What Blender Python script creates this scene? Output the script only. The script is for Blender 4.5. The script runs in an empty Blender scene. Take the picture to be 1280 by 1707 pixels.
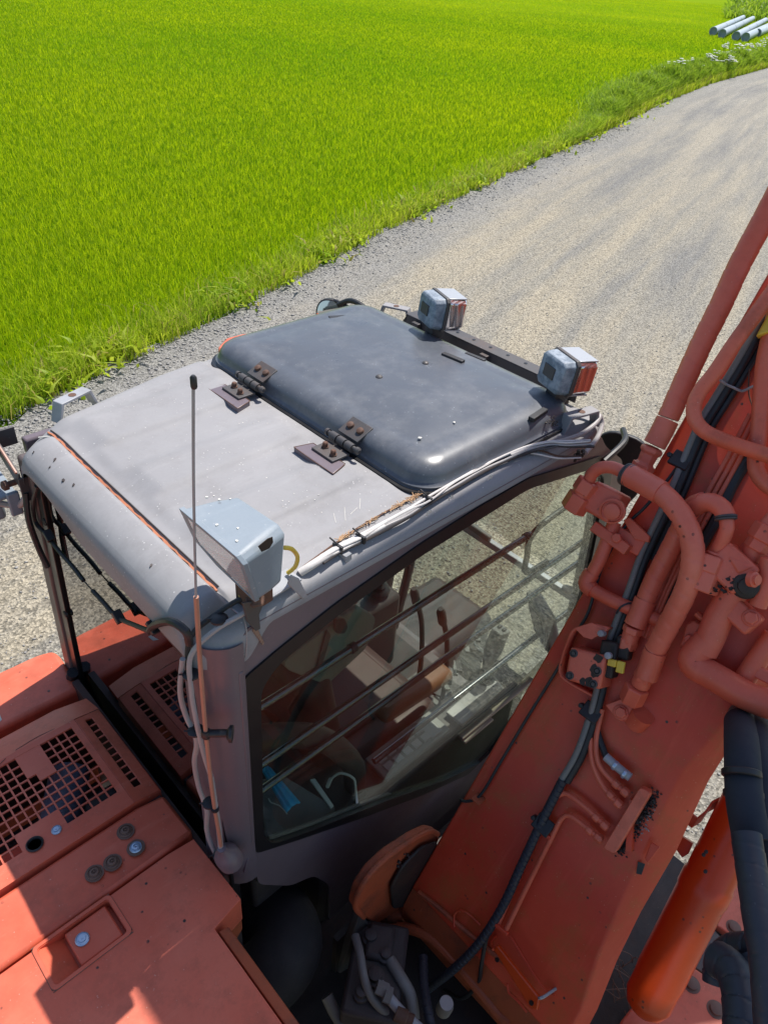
import bpy, bmesh, math, random
import numpy as np
from mathutils import Vector, Matrix, geometry
random.seed(7); RNG = np.random.default_rng(7)
SC = bpy.context.scene
COL = SC.collection
# ------------------------------------------------------------------ camera
FPX = 1233.0; CX, CY = 640.0, 853.5
def _k(px, py): return Vector(((px-CX)/FPX, -(py-CY)/FPX, -1.0))
_Z = -_k(500, 2500).normalized()
_X = _k(2190, 50).normalized(); _X = (_X - _Z*_X.dot(_Z)).normalized()
_Y = _Z.cross(_X)
ROT = Matrix((_X, _Y, _Z))
CAM = Vector((0, 0, 4.0))
cd = bpy.data.cameras.new('camera'); co = bpy.data.objects.new('camera', cd); COL.objects.link(co)
co.matrix_world = Matrix.Translation(CAM) @ ROT.to_4x4()
cd.sensor_fit = 'VERTICAL'; cd.sensor_height = 24.0; cd.sensor_width = 18.0; cd.lens = 24.0*FPX/1707.0
cd.clip_start = 0.02; cd.clip_end = 4000
SC.camera = co
# ------------------------------------------------------------------ light
sd = Vector((0.505, 0.08, 1.0)).normalized()
w = bpy.data.worlds.new('World'); SC.world = w; w.use_nodes = True
nt = w.node_tree; bg = nt.nodes['Background']
sky = nt.nodes.new('ShaderNodeTexSky'); sky.sky_type = 'NISHITA'; sky.sun_disc = False
sky.sun_elevation = math.asin(sd.z); sky.sun_rotation = math.atan2(sd.x, sd.y)
nt.links.new(sky.outputs[0], bg.inputs[0]); bg.inputs[1].default_value = 0.12
ld = bpy.data.lights.new('sun', 'SUN'); ld.energy = 4.6; ld.angle = math.radians(0.53); ld.color = (1.0, 0.95, 0.88)
lo = bpy.data.objects.new('sun', ld); COL.objects.link(lo)
lo.rotation_euler = sd.to_track_quat('Z', 'Y').to_euler(); lo.location = (20, 5, 40)
SC.view_settings.view_transform = 'Standard'; SC.view_settings.look = 'None'
SC.view_settings.exposure = 0.40; SC.view_settings.gamma = 1.0
SC.cycles.max_bounces = 8; SC.cycles.transparent_max_bounces = 12; SC.cycles.diffuse_bounces = 3
SC.cycles.caustics_reflective = False; SC.cycles.caustics_refractive = False
# ------------------------------------------------------------------ reading positions: a ray met with a real plane
def U(px, py, ax, v):
    d = ROT @ _k(px, py); t = (v-CAM[ax])/d[ax]
    return CAM + d*t
_b0 = U(690, 1470, 1, .66); _b1 = U(1280, 450, 1, .66); BD = (_b1-_b0).normalized()
BN = Vector((-BD.z, 0, BD.x))            # boom face normal, up and back
BN.normalize()
def B(px, py, h=0.0):
    d = ROT @ _k(px, py); a = _b0 + BN*h
    return CAM + d*((a-CAM).dot(BN)/d.dot(BN))
def BP(s, y, h=0.0): return Vector((_b0.x, y, _b0.z)) + BD*s + BN*h
def BSY(px, py):
    p = B(px, py); return ((p-_b0).dot(BD), p.y)
# ------------------------------------------------------------------ mesh builder
SPLIT = {'lamp_shell','bar_hole','hinge_bolt','window_stud','cable_clip','rocker_switch','bolt_hole','thumb_button','monitor_key','bracket_bolt','socket_bolt','ferrule_ring','crimp_ring','line_clip','steel_nipple','pump_port','pedal','front_post','travel_lever','added_shade_cylinder','engine_bay_wall','cylinder_chip','warning_sticker','undercarriage','deck_plate','hose_clip'}
class MB:
    def __init__(s): s.v = []; s.f = []
    def add(s, vs, fs):
        n = len(s.v); s.v += [Vector(p) for p in vs]; s.f += [tuple(i+n for i in f) for f in fs]; return s
    def box(s, c, size, rot=None, taper=1.0):
        c = Vector(c); h = Vector(size)/2; vs = []
        for z in (-1, 1):
            for y in (-1, 1):
                for x in (-1, 1):
                    k = taper if z > 0 else 1
                    p = Vector((x*h.x*k, y*h.y*k, z*h.z))
                    vs.append(c + (rot @ p if rot else p))
        return s.add(vs, [(0,2,3,1),(4,5,7,6),(0,1,5,4),(2,6,7,3),(0,4,6,2),(1,3,7,5)])
    def cyl(s, a, b, r, seg=20, r2=None, cap=True):
        a = Vector(a); b = Vector(b); r2 = r if r2 is None else r2
        d = (b-a).normalized(); u = d.orthogonal().normalized(); w_ = d.cross(u); vs = []
        for k in range(seg):
            t = 2*math.pi*k/seg; e = u*math.cos(t)+w_*math.sin(t); vs += [a+e*r, b+e*r2]
        fs = [(2*k, 2*((k+1)%seg), 2*((k+1)%seg)+1, 2*k+1) for k in range(seg)]
        if cap: fs += [tuple(2*k for k in range(seg))[::-1], tuple(2*k+1 for k in range(seg))]
        return s.add(vs, fs)
    def lathe(s, a, d, prof, seg=24):
        a = Vector(a); d = Vector(d).normalized(); u = d.orthogonal().normalized(); w_ = d.cross(u); vs = []; n = len(prof)
        for r, z in prof:
            for k in range(seg):
                t = 2*math.pi*k/seg; vs.append(a+d*z+(u*math.cos(t)+w_*math.sin(t))*r)
        fs = [(i*seg+k, i*seg+(k+1)%seg, (i+1)*seg+(k+1)%seg, (i+1)*seg+k) for i in range(n-1) for k in range(seg)]
        fs += [tuple(range(seg))[::-1], tuple((n-1)*seg+k for k in range(seg))]
        return s.add(vs, fs)
    def tube(s, pts, r, seg=14, step=.012, smooth=True, wrap=None, cap=True):
        """sweep; wrap=(pitch, depth): the helical edge of a spiral sleeve"""
        P = spline(pts, step) if smooth else [Vector(p) for p in pts]
        if wrap:
            P = resample(P, wrap[0]/12.0)
        n = len(P); T = [(P[min(i+1, n-1)]-P[max(i-1, 0)]).normalized() for i in range(n)]
        u = T[0].orthogonal().normalized(); vs = []; L = 0
        for i in range(n):
            if i: L += (P[i]-P[i-1]).length
            u = (u - T[i]*u.dot(T[i])).normalized(); w_ = T[i].cross(u)
            rr = r(L) if callable(r) else r
            for k in range(seg):
                t = 2*math.pi*k/seg; q = rr
                if wrap:
                    fr = (L/wrap[0] + k/seg) % 1.0
                    q = rr*(1 + wrap[1]*(1-fr)*.7 - (wrap[1]*.8 if fr > .91 else 0))
                vs.append(P[i]+(u*math.cos(t)+w_*math.sin(t))*q)
        fs = [(i*seg+k, i*seg+(k+1)%seg, (i+1)*seg+(k+1)%seg, (i+1)*seg+k) for i in range(n-1) for k in range(seg)]
        if cap: fs += [tuple(range(seg))[::-1], tuple((n-1)*seg+k for k in range(seg))]
        return s.add(vs, fs)
    def prism(s, outer, off, holes=()):
        """planar 3D outline (with holes) pulled along the vector off"""
        off = Vector(off); loops = [[Vector(p) for p in outer]] + [[Vector(p) for p in h] for h in holes]
        flat = [p for l in loops for p in l]; n = len(flat)
        tris = geometry.tessellate_polygon(loops)
        fs = []
        nn = Vector((0,0,0))
        for t in tris: nn += (flat[t[1]]-flat[t[0]]).cross(flat[t[2]]-flat[t[0]])
        for t in tris:
            q = (flat[t[1]]-flat[t[0]]).cross(flat[t[2]]-flat[t[0]])
            if q.length < 1e-12: continue
            if q.dot(off) > 0: t = tuple(reversed(t))
            fs.append(tuple(t)); fs.append(tuple(i+n for i in reversed(t)))
        k = 0
        for l in loops:
            m = len(l)
            for i in range(m): fs.append((k+i, k+(i+1) % m, n+k+(i+1) % m, n+k+i))
            k += m
        return s.add(flat+[p+off for p in flat], fs)
    def split(s):
        par = list(range(len(s.v)))
        def find(a):
            while par[a] != a: par[a] = par[par[a]]; a = par[a]
            return a
        for f in s.f:
            for q in f[1:]: par[find(q)] = find(f[0])
        gr = {}
        for f in s.f: gr.setdefault(find(f[0]), []).append(f)
        out = []
        for fs in gr.values():
            ids = sorted({i for f in fs for i in f}); mp = {i: k for k, i in enumerate(ids)}
            m_ = MB(); m_.v = [s.v[i] for i in ids]; m_.f = [tuple(mp[i] for i in f) for f in fs]; out.append(m_)
        return out
    def build(s, name, mat, parent=None, bev=0, smooth=35, segs=2, fixn=True):
        if name in SPLIT:
            ps = s.split()
            if len(ps) > 1: return [p.build1(name, mat, parent, bev, smooth, segs, fixn) for p in ps][0]
        return s.build1(name, mat, parent, bev, smooth, segs, fixn)
    def build1(s, name, mat, parent=None, bev=0, smooth=35, segs=2, fixn=True):
        me = bpy.data.meshes.new(name); me.from_pydata([tuple(p) for p in s.v], [], s.f); me.update()
        if fixn:
            bm = bmesh.new(); bm.from_mesh(me); bmesh.ops.remove_doubles(bm, verts=bm.verts, dist=1e-5)
            bmesh.ops.recalc_face_normals(bm, faces=bm.faces)
            if bev: bmesh.ops.dissolve_limit(bm, angle_limit=.01, verts=bm.verts, edges=bm.edges)
            bm.to_mesh(me); bm.free()
        me.materials.append(mat)
        o = bpy.data.objects.new(name, me); COL.objects.link(o)
        if parent is not None:
            o.parent = parent; o.matrix_parent_inverse = Matrix.Translation(-wloc(parent))
        if smooth:
            me.polygons.foreach_set('use_smooth', [True]*len(me.polygons))
            try: me.set_sharp_from_angle(angle=math.radians(smooth))
            except Exception: pass
        if bev:
            m = o.modifiers.new('bevel', 'BEVEL'); m.width = bev; m.segments = segs; m.limit_method = 'ANGLE'; m.angle_limit = math.radians(35); m.harden_normals = False
        return o
def wloc(o):
    return o.location.copy() if o.parent is None else Vector((0, 0, 0))
def crumb(m, p, r):
    vs = []
    for a, b, c in ((0,0,1),(.9,0,.35),(.28,.85,.4),(-.72,.52,.35),(-.72,-.52,.4),(.28,-.85,.35),(0,0,-.6)):
        vs.append(Vector(p)+Vector((a*random.uniform(.6,1.3), b*random.uniform(.6,1.3), c*random.uniform(.5,1.1)))*r)
    m.add(vs, [(0,1,2),(0,2,3),(0,3,4),(0,4,5),(0,5,1),(6,2,1),(6,3,2),(6,4,3),(6,5,4),(6,1,5)])
def spline(pts, step):
    P = [Vector(p) for p in pts]
    if len(P) < 3: return resample(P, step)
    P = [P[0]*2-P[1]] + P + [P[-1]*2-P[-2]]; out = []
    for i in range(1, len(P)-2):
        a, b, c, d = P[i-1], P[i], P[i+1], P[i+2]
        n = max(2, int((c-b).length/step))
        for k in range(n):
            t = k/n
            out.append(.5*((2*b)+(c-a)*t+(2*a-5*b+4*c-d)*t*t+(3*b-a-3*c+d)*t**3))
    out.append(P[-2]); return out
def resample(P, step):
    out = [P[0]]; acc = 0
    for i in range(1, len(P)):
        a, b = P[i-1], P[i]; L = (b-a).length
        if L < 1e-9: continue
        t = step-acc
        while t <= L: out.append(a.lerp(b, t/L)); t += step
        acc = L-(t-step)
    if (out[-1]-P[-1]).length > 1e-6: out.append(P[-1])
    return out
def roundpoly(pts, r, n=5):
    """round the corners of a planar 3D polygon"""
    P = [Vector(p) for p in pts]; out = []; m = len(P)
    for i in range(m):
        a, b, c = P[i-1], P[i], P[(i+1) % m]; rr = r[i] if isinstance(r, (list, tuple)) else r
        u = (a-b); v = (c-b); k = min(rr, u.length*.45, v.length*.45)
        if k <= 0: out.append(b); continue
        p0 = b+u.normalized()*k; p1 = b+v.normalized()*k
        for j in range(n+1):
            t = j/n; out.append(p0*(1-t)**2+b*2*t*(1-t)+p1*t*t)
    return out
def empty(name, loc, label, cat, group=None):
    o = bpy.data.objects.new(name, None); COL.objects.link(o); o.location = loc; o.empty_display_size = .1
    o['label'] = label; o['category'] = cat
    if group: o['group'] = group
    return o
def tag(o, label=None, cat=None, group=None, kind=None):
    if label: o['label'] = label
    if cat: o['category'] = cat
    if group: o['group'] = group
    if kind: o['kind'] = kind
    return o
# ------------------------------------------------------------------ materials
def srgb(r, g, b):
    f = lambda c: ((c/255+.055)/1.055)**2.4 if c > 10 else c/255/12.92
    return (f(r), f(g), f(b))
class NT:
    def __init__(s, name):
        s.m = bpy.data.materials.new(name); s.m.use_nodes = True; s.t = s.m.node_tree; s.n = s.t.nodes
        s.b = s.n['Principled BSDF']; s.out = s.n['Material Output']; s.co = s.n.new('ShaderNodeTexCoord').outputs['Object']
    def L(s, a, b): s.t.links.new(a, b)
    def noise(s, scale, detail=4, rough=.55, dist=0, vec=None):
        n = s.n.new('ShaderNodeTexNoise'); n.inputs['Scale'].default_value = scale; n.inputs['Detail'].default_value = detail
        n.inputs['Roughness'].default_value = rough; n.inputs['Distortion'].default_value = dist
        s.L(vec or s.co, n.inputs['Vector']); return n.outputs[0]
    def voro(s, scale, out='Distance', feature='F1', vec=None, rnd=1):
        n = s.n.new('ShaderNodeTexVoronoi'); n.feature = feature; n.inputs['Scale'].default_value = scale; n.inputs['Randomness'].default_value = rnd
        s.L(vec or s.co, n.inputs['Vector']); return n.outputs[out]
    def ramp(s, fac, stops):
        n = s.n.new('ShaderNodeValToRGB'); e = n.color_ramp.elements
        while len(e) < len(stops): e.new(.5)
        for i, (p, c) in enumerate(stops):
            e[i].position = p; e[i].color = tuple(c)+(1,) if isinstance(c, (tuple, list)) else (c, c, c, 1)
        s.L(fac, n.inputs[0]); return n.outputs[0]
    def mix(s, fac, a, b, mode='MIX'):
        n = s.n.new('ShaderNodeMix'); n.data_type = 'RGBA'; n.blend_type = mode
        for sock, v in ((n.inputs[0], fac), (n.inputs[6], a), (n.inputs[7], b)):
            if isinstance(v, bpy.types.NodeSocket): s.L(v, sock)
            elif isinstance(v, (tuple, list)): sock.default_value = tuple(v)+(1,)
            else: sock.default_value = v
        return n.outputs[2]
    def math(s, op, a, b=None, c=None):
        n = s.n.new('ShaderNodeMath'); n.operation = op
        for i, v in enumerate((a, b, c)):
            if v is None: continue
            if isinstance(v, bpy.types.NodeSocket): s.L(v, n.inputs[i])
            else: n.inputs[i].default_value = v
        return n.outputs[0]
    def mapping(s, rot=(0,0,0), scale=(1,1,1), vec=None):
        n = s.n.new('ShaderNodeMapping'); n.inputs['Rotation'].default_value = rot; n.inputs['Scale'].default_value = scale
        s.L(vec or s.co, n.inputs['Vector']); return n.outputs[0]
    def bump(s, h, strength=.3, dist=.002):
        n = s.n.new('ShaderNodeBump'); n.inputs['Strength'].default_value = strength; n.inputs['Distance'].default_value = dist
        s.L(h, n.inputs['Height']); s.L(n.outputs[0], s.b.inputs['Normal']); return n.outputs[0]
    def set(s, color=None, rough=None, metal=None, **kw):
        for k, v in (('Base Color', color), ('Roughness', rough), ('Metallic', metal)) + tuple(kw.items()):
            if v is None: continue
            i = s.b.inputs[k]
            if isinstance(v, bpy.types.NodeSocket): s.L(v, i)
            elif isinstance(v, (tuple, list)) and len(v) == 3: i.default_value = tuple(v)+(1,)
            else: i.default_value = v
        return s.m
def paint(name, c, c2, dirt, rough=.45, chips=.0, speck=0.0, speckcol=(.6,.58,.56), dirtamt=.5, bump=.15, grime=(.04,.025,.02)):
    t = NT(name)
    col = t.mix(t.ramp(t.noise(2.3, 5, .6), [(.35, 0.), (.68, 1.)]), c, c2)
    col = t.mix(t.math('MULTIPLY', t.ramp(t.noise(7.5, 9, .74), [(.48, 0.), (.68, 1.)]), dirtamt), col, dirt)
    run_ = t.noise(3.0, 6, .7, .4, t.mapping(scale=(1, 5.5, .7)))
    col = t.mix(t.math('MULTIPLY', t.ramp(run_, [(.56, 0.), (.74, 1.)]), dirtamt*.45), col, tuple(min(.9, x*1.25+.05) for x in c2))
    fine = t.noise(160, 3, .6)
    col = t.mix(.22, col, t.mix(fine, tuple(x*.75 for x in c), tuple(min(1, x*1.25) for x in c)))
    if chips:
        ch = t.math('MULTIPLY', t.ramp(t.voro(34), [(0., 1.), (.10, 1.), (.15, 0.)]), t.ramp(t.noise(7, 5, .7), [(.53, 0.), (.60, 1.)]))
        col = t.mix(t.math('MULTIPLY', ch, chips), col, grime)
    if speck:
        sp = t.math('MULTIPLY', t.ramp(t.voro(95), [(0., 1.), (.09, 1.), (.16, 0.)]), t.ramp(t.noise(30, 3), [(.5, 0.), (.66, 1.)]))
        col = t.mix(t.math('MULTIPLY', sp, speck), col, speckcol)
    r = t.math('ADD', t.math('MULTIPLY', t.noise(12, 5), .3), rough-.15)
    hh = t.math('ADD', t.math('MULTIPLY', t.noise(420, 2), .25), t.noise(26, 3))
    t.bump(hh, bump, .0015)
    return t.set(col, r)
OR = (.64, .100, .046); OR2 = (.76, .205, .125)
M = {}
M['orange'] = paint('faded_orange_paint', OR, OR2, (.34,.085,.045), .46, 1., .5, (.80,.50,.40), .75)
M['boomface'] = paint('boom_orange_paint', (.54,.042,.016), (.70,.095,.038), (.34,.115,.022), .46, 1., .5, (.74,.36,.26), .7, .3)
M['hosered'] = paint('painted_hose_orange', (.64,.098,.050), (.78,.215,.14), (.42,.08,.04), .46, .9, .4, (.7,.4,.3), .35, .25)
M['deep'] = paint('deep_orange_paint', (.56,.052,.006), (.60,.07,.010), (.38,.04,.008), .33, .8, .1, (.6,.3,.2), .3)
M['rustorange'] = paint('worn_orange_paint', (.44,.085,.03), (.28,.075,.03), (.06,.036,.026), .6, 1, .3, (.5,.3,.2), .9, .5)
M['grey'] = paint('faded_grey_paint', (.255,.252,.262), (.315,.31,.318), (.20,.192,.192), .72, .0, .7, (.75,.74,.73), .6, .08)
M['mauve'] = paint('grey_cab_side_paint', (.145,.115,.132), (.165,.132,.148), (.12,.098,.106), .38, .35, .15, (.6,.58,.56), .35, .06)
M['hatch'] = paint('slate_hatch_plastic', (.080,.089,.107), (.098,.108,.126), (.17,.175,.185), .33, 0, .6, (.42,.45,.5), .75, .12)
M['lampblue'] = paint('blue_grey_lamp_plastic', (.20,.245,.29), (.26,.30,.34), (.36,.39,.42), .5, .35, .55, (.72,.72,.70), .5, .2)
M['black'] = paint('black_rubber', (.014,.014,.017), (.022,.022,.025), (.05,.047,.045), .5, 0, .2, (.2,.19,.18), .4, .2)
M['gasket'] = paint('black_window_seal', (.008,.008,.010), (.011,.011,.013), (.016,.015,.015), .35, 0, .05, (.1,.1,.1), .3, .05)
M['navyhose'] = paint('spiral_wrapped_hose_plastic', (.018,.022,.034), (.028,.032,.045), (.05,.05,.055), .52, 0, .3, (.3,.3,.3), .4, .15)
M['sheath'] = paint('dark_fabric_sheath', (.012,.017,.028), (.018,.023,.036), (.03,.033,.045), .8, 0, .1, (.1,.1,.1), .4, .5)
M['pvc'] = paint('grey_cable_plastic', (.33,.31,.31), (.40,.38,.37), (.22,.2,.2), .5, 0, .2, (.7,.7,.7), .4, .2)
M['whitecable'] = paint('dirty_white_cable_plastic', (.60,.57,.55), (.66,.63,.61), (.25,.18,.15), .5, .6, 0, (1,1,1), .6, .3)
M['yellow'] = paint('yellow_cable_plastic', (.72,.50,.04), (.76,.56,.08), (.5,.33,.05), .45)
M['steel'] = paint('dull_steel', (.30,.31,.33), (.38,.39,.41), (.16,.12,.10), .38, 0, .2, (.6,.6,.6), .6, .2)
M['rust'] = paint('rusty_steel', (.10,.052,.036), (.16,.075,.045), (.06,.04,.034), .75, 0, .3, (.4,.25,.18), .8, .5)
M['darksteel'] = paint('weathered_dark_steel', (.055,.052,.055), (.085,.078,.075), (.13,.075,.05), .5, 0, .3, (.3,.28,.26), .6, .3)
M['brownpillar'] = paint('brown_grey_pillar_paint', (.10,.078,.074), (.13,.10,.092), (.06,.045,.04), .45, 0, .2, (.3,.28,.26), .5, .1)
M['chrome'] = NT('polished_rod').set((.42,.42,.44), .22, 1.0)
M['blackrod'] = NT('black_painted_rod').set((.16,.16,.17), .2, .9)
M['copper'] = paint('dull_copper_coating', (.40,.19,.13), (.46,.23,.16), (.2,.1,.07), .4, 0, .1, (.5,.3,.2), .5, .1)
M['greybody'] = paint('dusty_grey_plastic', (.16,.155,.15), (.20,.19,.18), (.28,.26,.22), .55, 0, .4, (.5,.48,.42), .6, .2)
M['darkplastic'] = paint('dark_cab_trim_plastic', (.045,.038,.038), (.06,.05,.048), (.12,.10,.085), .6, 0, .4, (.35,.32,.28), .5, .2)
M['mask'] = NT('light_blue_nonwoven').set((.07,.50,.82), .85)
M['paper'] = paint('dusty_white_paper', (.62,.60,.55), (.68,.66,.6), (.4,.36,.3), .8)
M['sticker'] = paint('amber_sticker', (.75,.30,.02), (.78,.36,.04), (.55,.25,.05), .5)
M['pipegrey'] = paint('pale_grey_drain_pipe_plastic', (.34,.40,.44), (.40,.45,.48), (.26,.29,.30), .45, 0, 0, (1,1,1), .4, .1)
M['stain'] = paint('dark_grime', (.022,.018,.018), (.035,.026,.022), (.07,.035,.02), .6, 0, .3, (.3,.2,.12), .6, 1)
M['ductrubber'] = paint('dull_black_duct_rubber', (.012,.011,.013), (.018,.016,.018), (.04,.035,.033), .75, 0, .2, (.12,.1,.1), .7, .3)
M['maroon'] = paint('brown_seat_vinyl', (.055,.025,.022), (.075,.032,.026), (.035,.018,.016), .55, 0, .1, (.3,.2,.15), .4, .15)
M['leather'] = paint('tan_orange_vinyl', (.17,.072,.035), (.21,.09,.045), (.10,.05,.03), .5, 0, .1, (.5,.3,.2), .5, .2)
def m_fabric():
    t = NT('pale_mesh_fabric'); wv = t.n.new('ShaderNodeTexWave'); wv.inputs['Scale'].default_value = 90; wv.inputs['Distortion'].default_value = 1
    t.L(t.co, wv.inputs['Vector']); v = t.math('MULTIPLY', wv.outputs[1], t.noise(300, 1))
    t.bump(v, .8, .003)
    return t.set(t.mix(v, (.20,.19,.155), (.42,.41,.35)), .9)
M['fabric'] = m_fabric()
def m_glass(name, tint, refl=1.0):
    t = NT(name); t.n.remove(t.b)
    tr = t.n.new('ShaderNodeBsdfTransparent'); tr.inputs[0].default_value = tint+(1,)
    gl = t.n.new('ShaderNodeBsdfGlossy'); gl.inputs['Roughness'].default_value = .015
    df = t.n.new('ShaderNodeBsdfDiffuse'); df.inputs[0].default_value = (.5,.5,.46,1)
    fr = t.n.new('ShaderNodeFresnel'); fr.inputs[0].default_value = 1.5
    k = t.math('MULTIPLY', fr.outputs[0], refl)
    m1 = t.n.new('ShaderNodeMixShader'); m2 = t.n.new('ShaderNodeMixShader')
    dust = t.ramp(t.noise(5, 8, .7), [(.4, .001), (.8, .018)])
    t.L(dust, m2.inputs[0]); t.L(tr.outputs[0], m2.inputs[1]); t.L(df.outputs[0], m2.inputs[2])
    t.L(k, m1.inputs[0]); t.L(m2.outputs[0], m1.inputs[1]); t.L(gl.outputs[0], m1.inputs[2]); t.L(m1.outputs[0], t.out.inputs[0])
    return t.m
M['glass'] = m_glass('greenish_cab_glass', (.93,.98,.93), .32)
M['glassr'] = m_glass('rear_cab_glass', (.56,.68,.58), 1.8)
M['glassf'] = m_glass('clear_windscreen_glass', (.94,.97,.94), .4)
def m_lens(name, c, sc, tint):
    t = NT(name); vec = t.mapping(scale=(1,1,1))
    wv = t.n.new('ShaderNodeTexWave'); wv.bands_direction = 'Y'; wv.inputs['Scale'].default_value = sc; t.L(t.co, wv.inputs['Vector'])
    wz = t.n.new('ShaderNodeTexWave'); wz.bands_direction = 'Z'; wz.inputs['Scale'].default_value = sc*1.2; t.L(t.co, wz.inputs['Vector'])
    h = t.math('MAXIMUM', wv.outputs[1], wz.outputs[1]); t.bump(h, .7, .004)
    return t.set(t.mix(h, c, tint), .16, .35, **{'Coat Weight': 1.0})
M['lens'] = m_lens('ribbed_lamp_lens', (.40,.38,.40), 45, (.66,.62,.62))
def m_lens2():
    t = NT('fluted_lamp_glass'); wv = t.n.new('ShaderNodeTexWave'); wv.bands_direction = 'Y'; wv.inputs['Scale'].default_value = 46; t.L(t.co, wv.inputs['Vector'])
    t.bump(wv.outputs[1], .22, .002)
    return t.set(t.mix(wv.outputs[1], (.62,.60,.60), (.90,.88,.88)), .14, .95, **{'Coat Weight': 1.0})
M['lensf'] = m_lens2()
M['silverlamp'] = NT('bright_lamp_housing').set((.44,.45,.47), .38, .5)
def m_mottle():
    t = NT('mottled_blue_lamp_back'); c = t.mix(t.ramp(t.noise(40, 6, .7), [(.42, 0.), (.6, 1.)]), (.15,.19,.24), (.30,.35,.41))
    t.bump(t.noise(60, 5), .5, .003); return t.set(c, .55)
M['mottle'] = m_mottle()
M['lock'] = NT('bluish_lock_metal').set((.42,.52,.66), .35, .6)
M['caprust'] = paint('rust_brown_vent_cap', (.16,.085,.06), (.20,.11,.075), (.10,.06,.045), .6, 0, .2, (.3,.2,.15), .7, .5)
M['bush'] = NT('leaf_dark').set((.05,.10,.015), .6)
# ground ---------------------------------------------------------------
def m_gravel():
    t = NT('gravel_road'); at = t.n.new('ShaderNodeAttribute'); at.attribute_name = 'lane'; sx = t.n.new('ShaderNodeSeparateXYZ'); t.L(at.outputs['Vector'], sx.inputs[0])
    along_, across = sx.outputs[0], sx.outputs[1]
    st = t.mapping(scale=(.12, 1.5, 1), vec=at.outputs['Vector']); streak = t.noise(1.0, 8, .66, .15, st)
    st2 = t.mapping(scale=(.03, .75, 1), vec=at.outputs['Vector']); broad = t.noise(1.0, 3, .5, .1, st2)
    tan, mid, grey, dark = (.335,.292,.215), (.268,.245,.198), (.195,.187,.170), (.155,.152,.147)
    c = t.ramp(t.math('ADD', t.math('MULTIPLY', streak, .6), t.math('MULTIPLY', broad, .4)), [(.38, grey), (.47, mid), (.56, tan)])
    fr = t.n.new('ShaderNodeMapRange'); t.L(t.math('ADD', across, t.math('MULTIPLY', t.noise(1.6, 5, .6), 1.2)), fr.inputs[0]); fr.inputs[1].default_value = .9; fr.inputs[2].default_value = 2.3; fr.inputs[3].default_value = .9; fr.inputs[4].default_value = 0
    c = t.mix(fr.outputs[0], c, t.mix(t.noise(3, 4), (.20,.195,.185), (.27,.262,.245)))
    far = t.n.new('ShaderNodeMapRange'); t.L(along_, far.inputs[0]); far.inputs[1].default_value = 14; far.inputs[2].default_value = 40; far.inputs[4].default_value = .45
    c = t.mix(far.outputs[0], c, t.mix(t.ramp(streak, [(.36, 0.), (.66, 1.)]), (.20,.195,.185), (.33,.32,.29)))
    v1 = t.voro(60, 'Color'); n_s = t.n.new('ShaderNodeSeparateColor'); t.L(v1, n_s.inputs[0])
    c = t.mix(.8, c, t.mix(1.0, c, t.ramp(n_s.outputs[0], [(0., .35), (.4, .9), (1., 1.7)]), 'MULTIPLY'))
    c = t.mix(.8, c, t.mix(1.0, c, t.ramp(t.noise(190, 4, .75), [(.3, .5), (.55, 1.), (.72, 1.5)]), 'MULTIPLY'))
    for sc, r1, k in ((24, .17, .8), (11, .10, .75)):
        v = t.math('MULTIPLY', t.ramp(t.voro(sc), [(0., 1.), (r1, 1.), (r1+.06, 0.)]), t.ramp(t.noise(2.2, 5), [(.47, 0.), (.58, 1.)]))
        c = t.mix(t.math('MULTIPLY', v, k), c, (.10,.10,.102))
    h = t.math('ADD', t.voro(60), t.math('MULTIPLY', t.noise(150, 5, .7), .8)); h = t.math('ADD', h, t.math('MULTIPLY', streak, 1.6))
    t.bump(h, .6, .02)
    return t.set(c, .95)
M['gravel'] = m_gravel()
def m_soil():
    t = NT('field_soil'); c = t.mix(t.noise(.08, 3), (.085,.19,.003), (.15,.25,.004))
    c = t.mix(t.ramp(t.noise(14, 6, .7), [(.35, 0.), (.7, 1.)]), c, (.05,.12,.003))
    far = t.n.new('ShaderNodeSeparateXYZ'); t.L(t.co, far.inputs[0])
    k = t.math('ADD', far.outputs[0], t.math('MULTIPLY', far.outputs[1], 1.0))
    kk = t.n.new('ShaderNodeMapRange'); t.L(k, kk.inputs[0]); kk.inputs[1].default_value = 110; kk.inputs[2].default_value = 170
    c = t.mix(kk.outputs[0], c, t.mix(t.noise(.05, 5, .6), (.14,.25,.008), (.21,.28,.014)))
    t.bump(t.noise(30, 6, .8), 1.0, .06); t.b.inputs['Specular IOR Level'].default_value = 0; return t.set(c, .9)
M['soil'] = m_soil()
def m_leaf(name, c1, c2, c3, trans=.55, big=.12, dry=0.0, dryc=(.42,.36,.10)):
    t = NT(name); a = t.n.new('ShaderNodeAttribute'); a.attribute_name = 'rnd'
    c = t.mix(t.ramp(t.noise(big, 4, .6), [(.38, 0.), (.64, 1.)]), c1, c2)
    c = t.mix(t.math('MULTIPLY', a.outputs['Fac'], .7), c, c3)
    if dry: c = t.mix(t.ramp(a.outputs['Fac'], [(1-dry, 0.), (1-dry+.02, 1.)]), c, dryc)
    t.set(c, .5); t.b.inputs['Specular IOR Level'].default_value = .25
    tr = t.n.new('ShaderNodeBsdfTranslucent'); t.L(c, tr.inputs[0]); mx = t.n.new('ShaderNodeMixShader'); mx.inputs[0].default_value = trans
    t.L(t.b.outputs[0], mx.inputs[1]); t.L(tr.outputs[0], mx.inputs[2]); t.L(mx.outputs[0], t.out.inputs[0]); return t.m
M['grass'] = m_leaf('young_cereal_blades', (.22,.42,.003), (.44,.56,.004), (.58,.64,.012), .6, .045)
M['weed'] = m_leaf('roadside_weed_leaves', (.22,.40,.010), (.42,.54,.018), (.58,.60,.07), .55, .8, .13)
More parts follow.
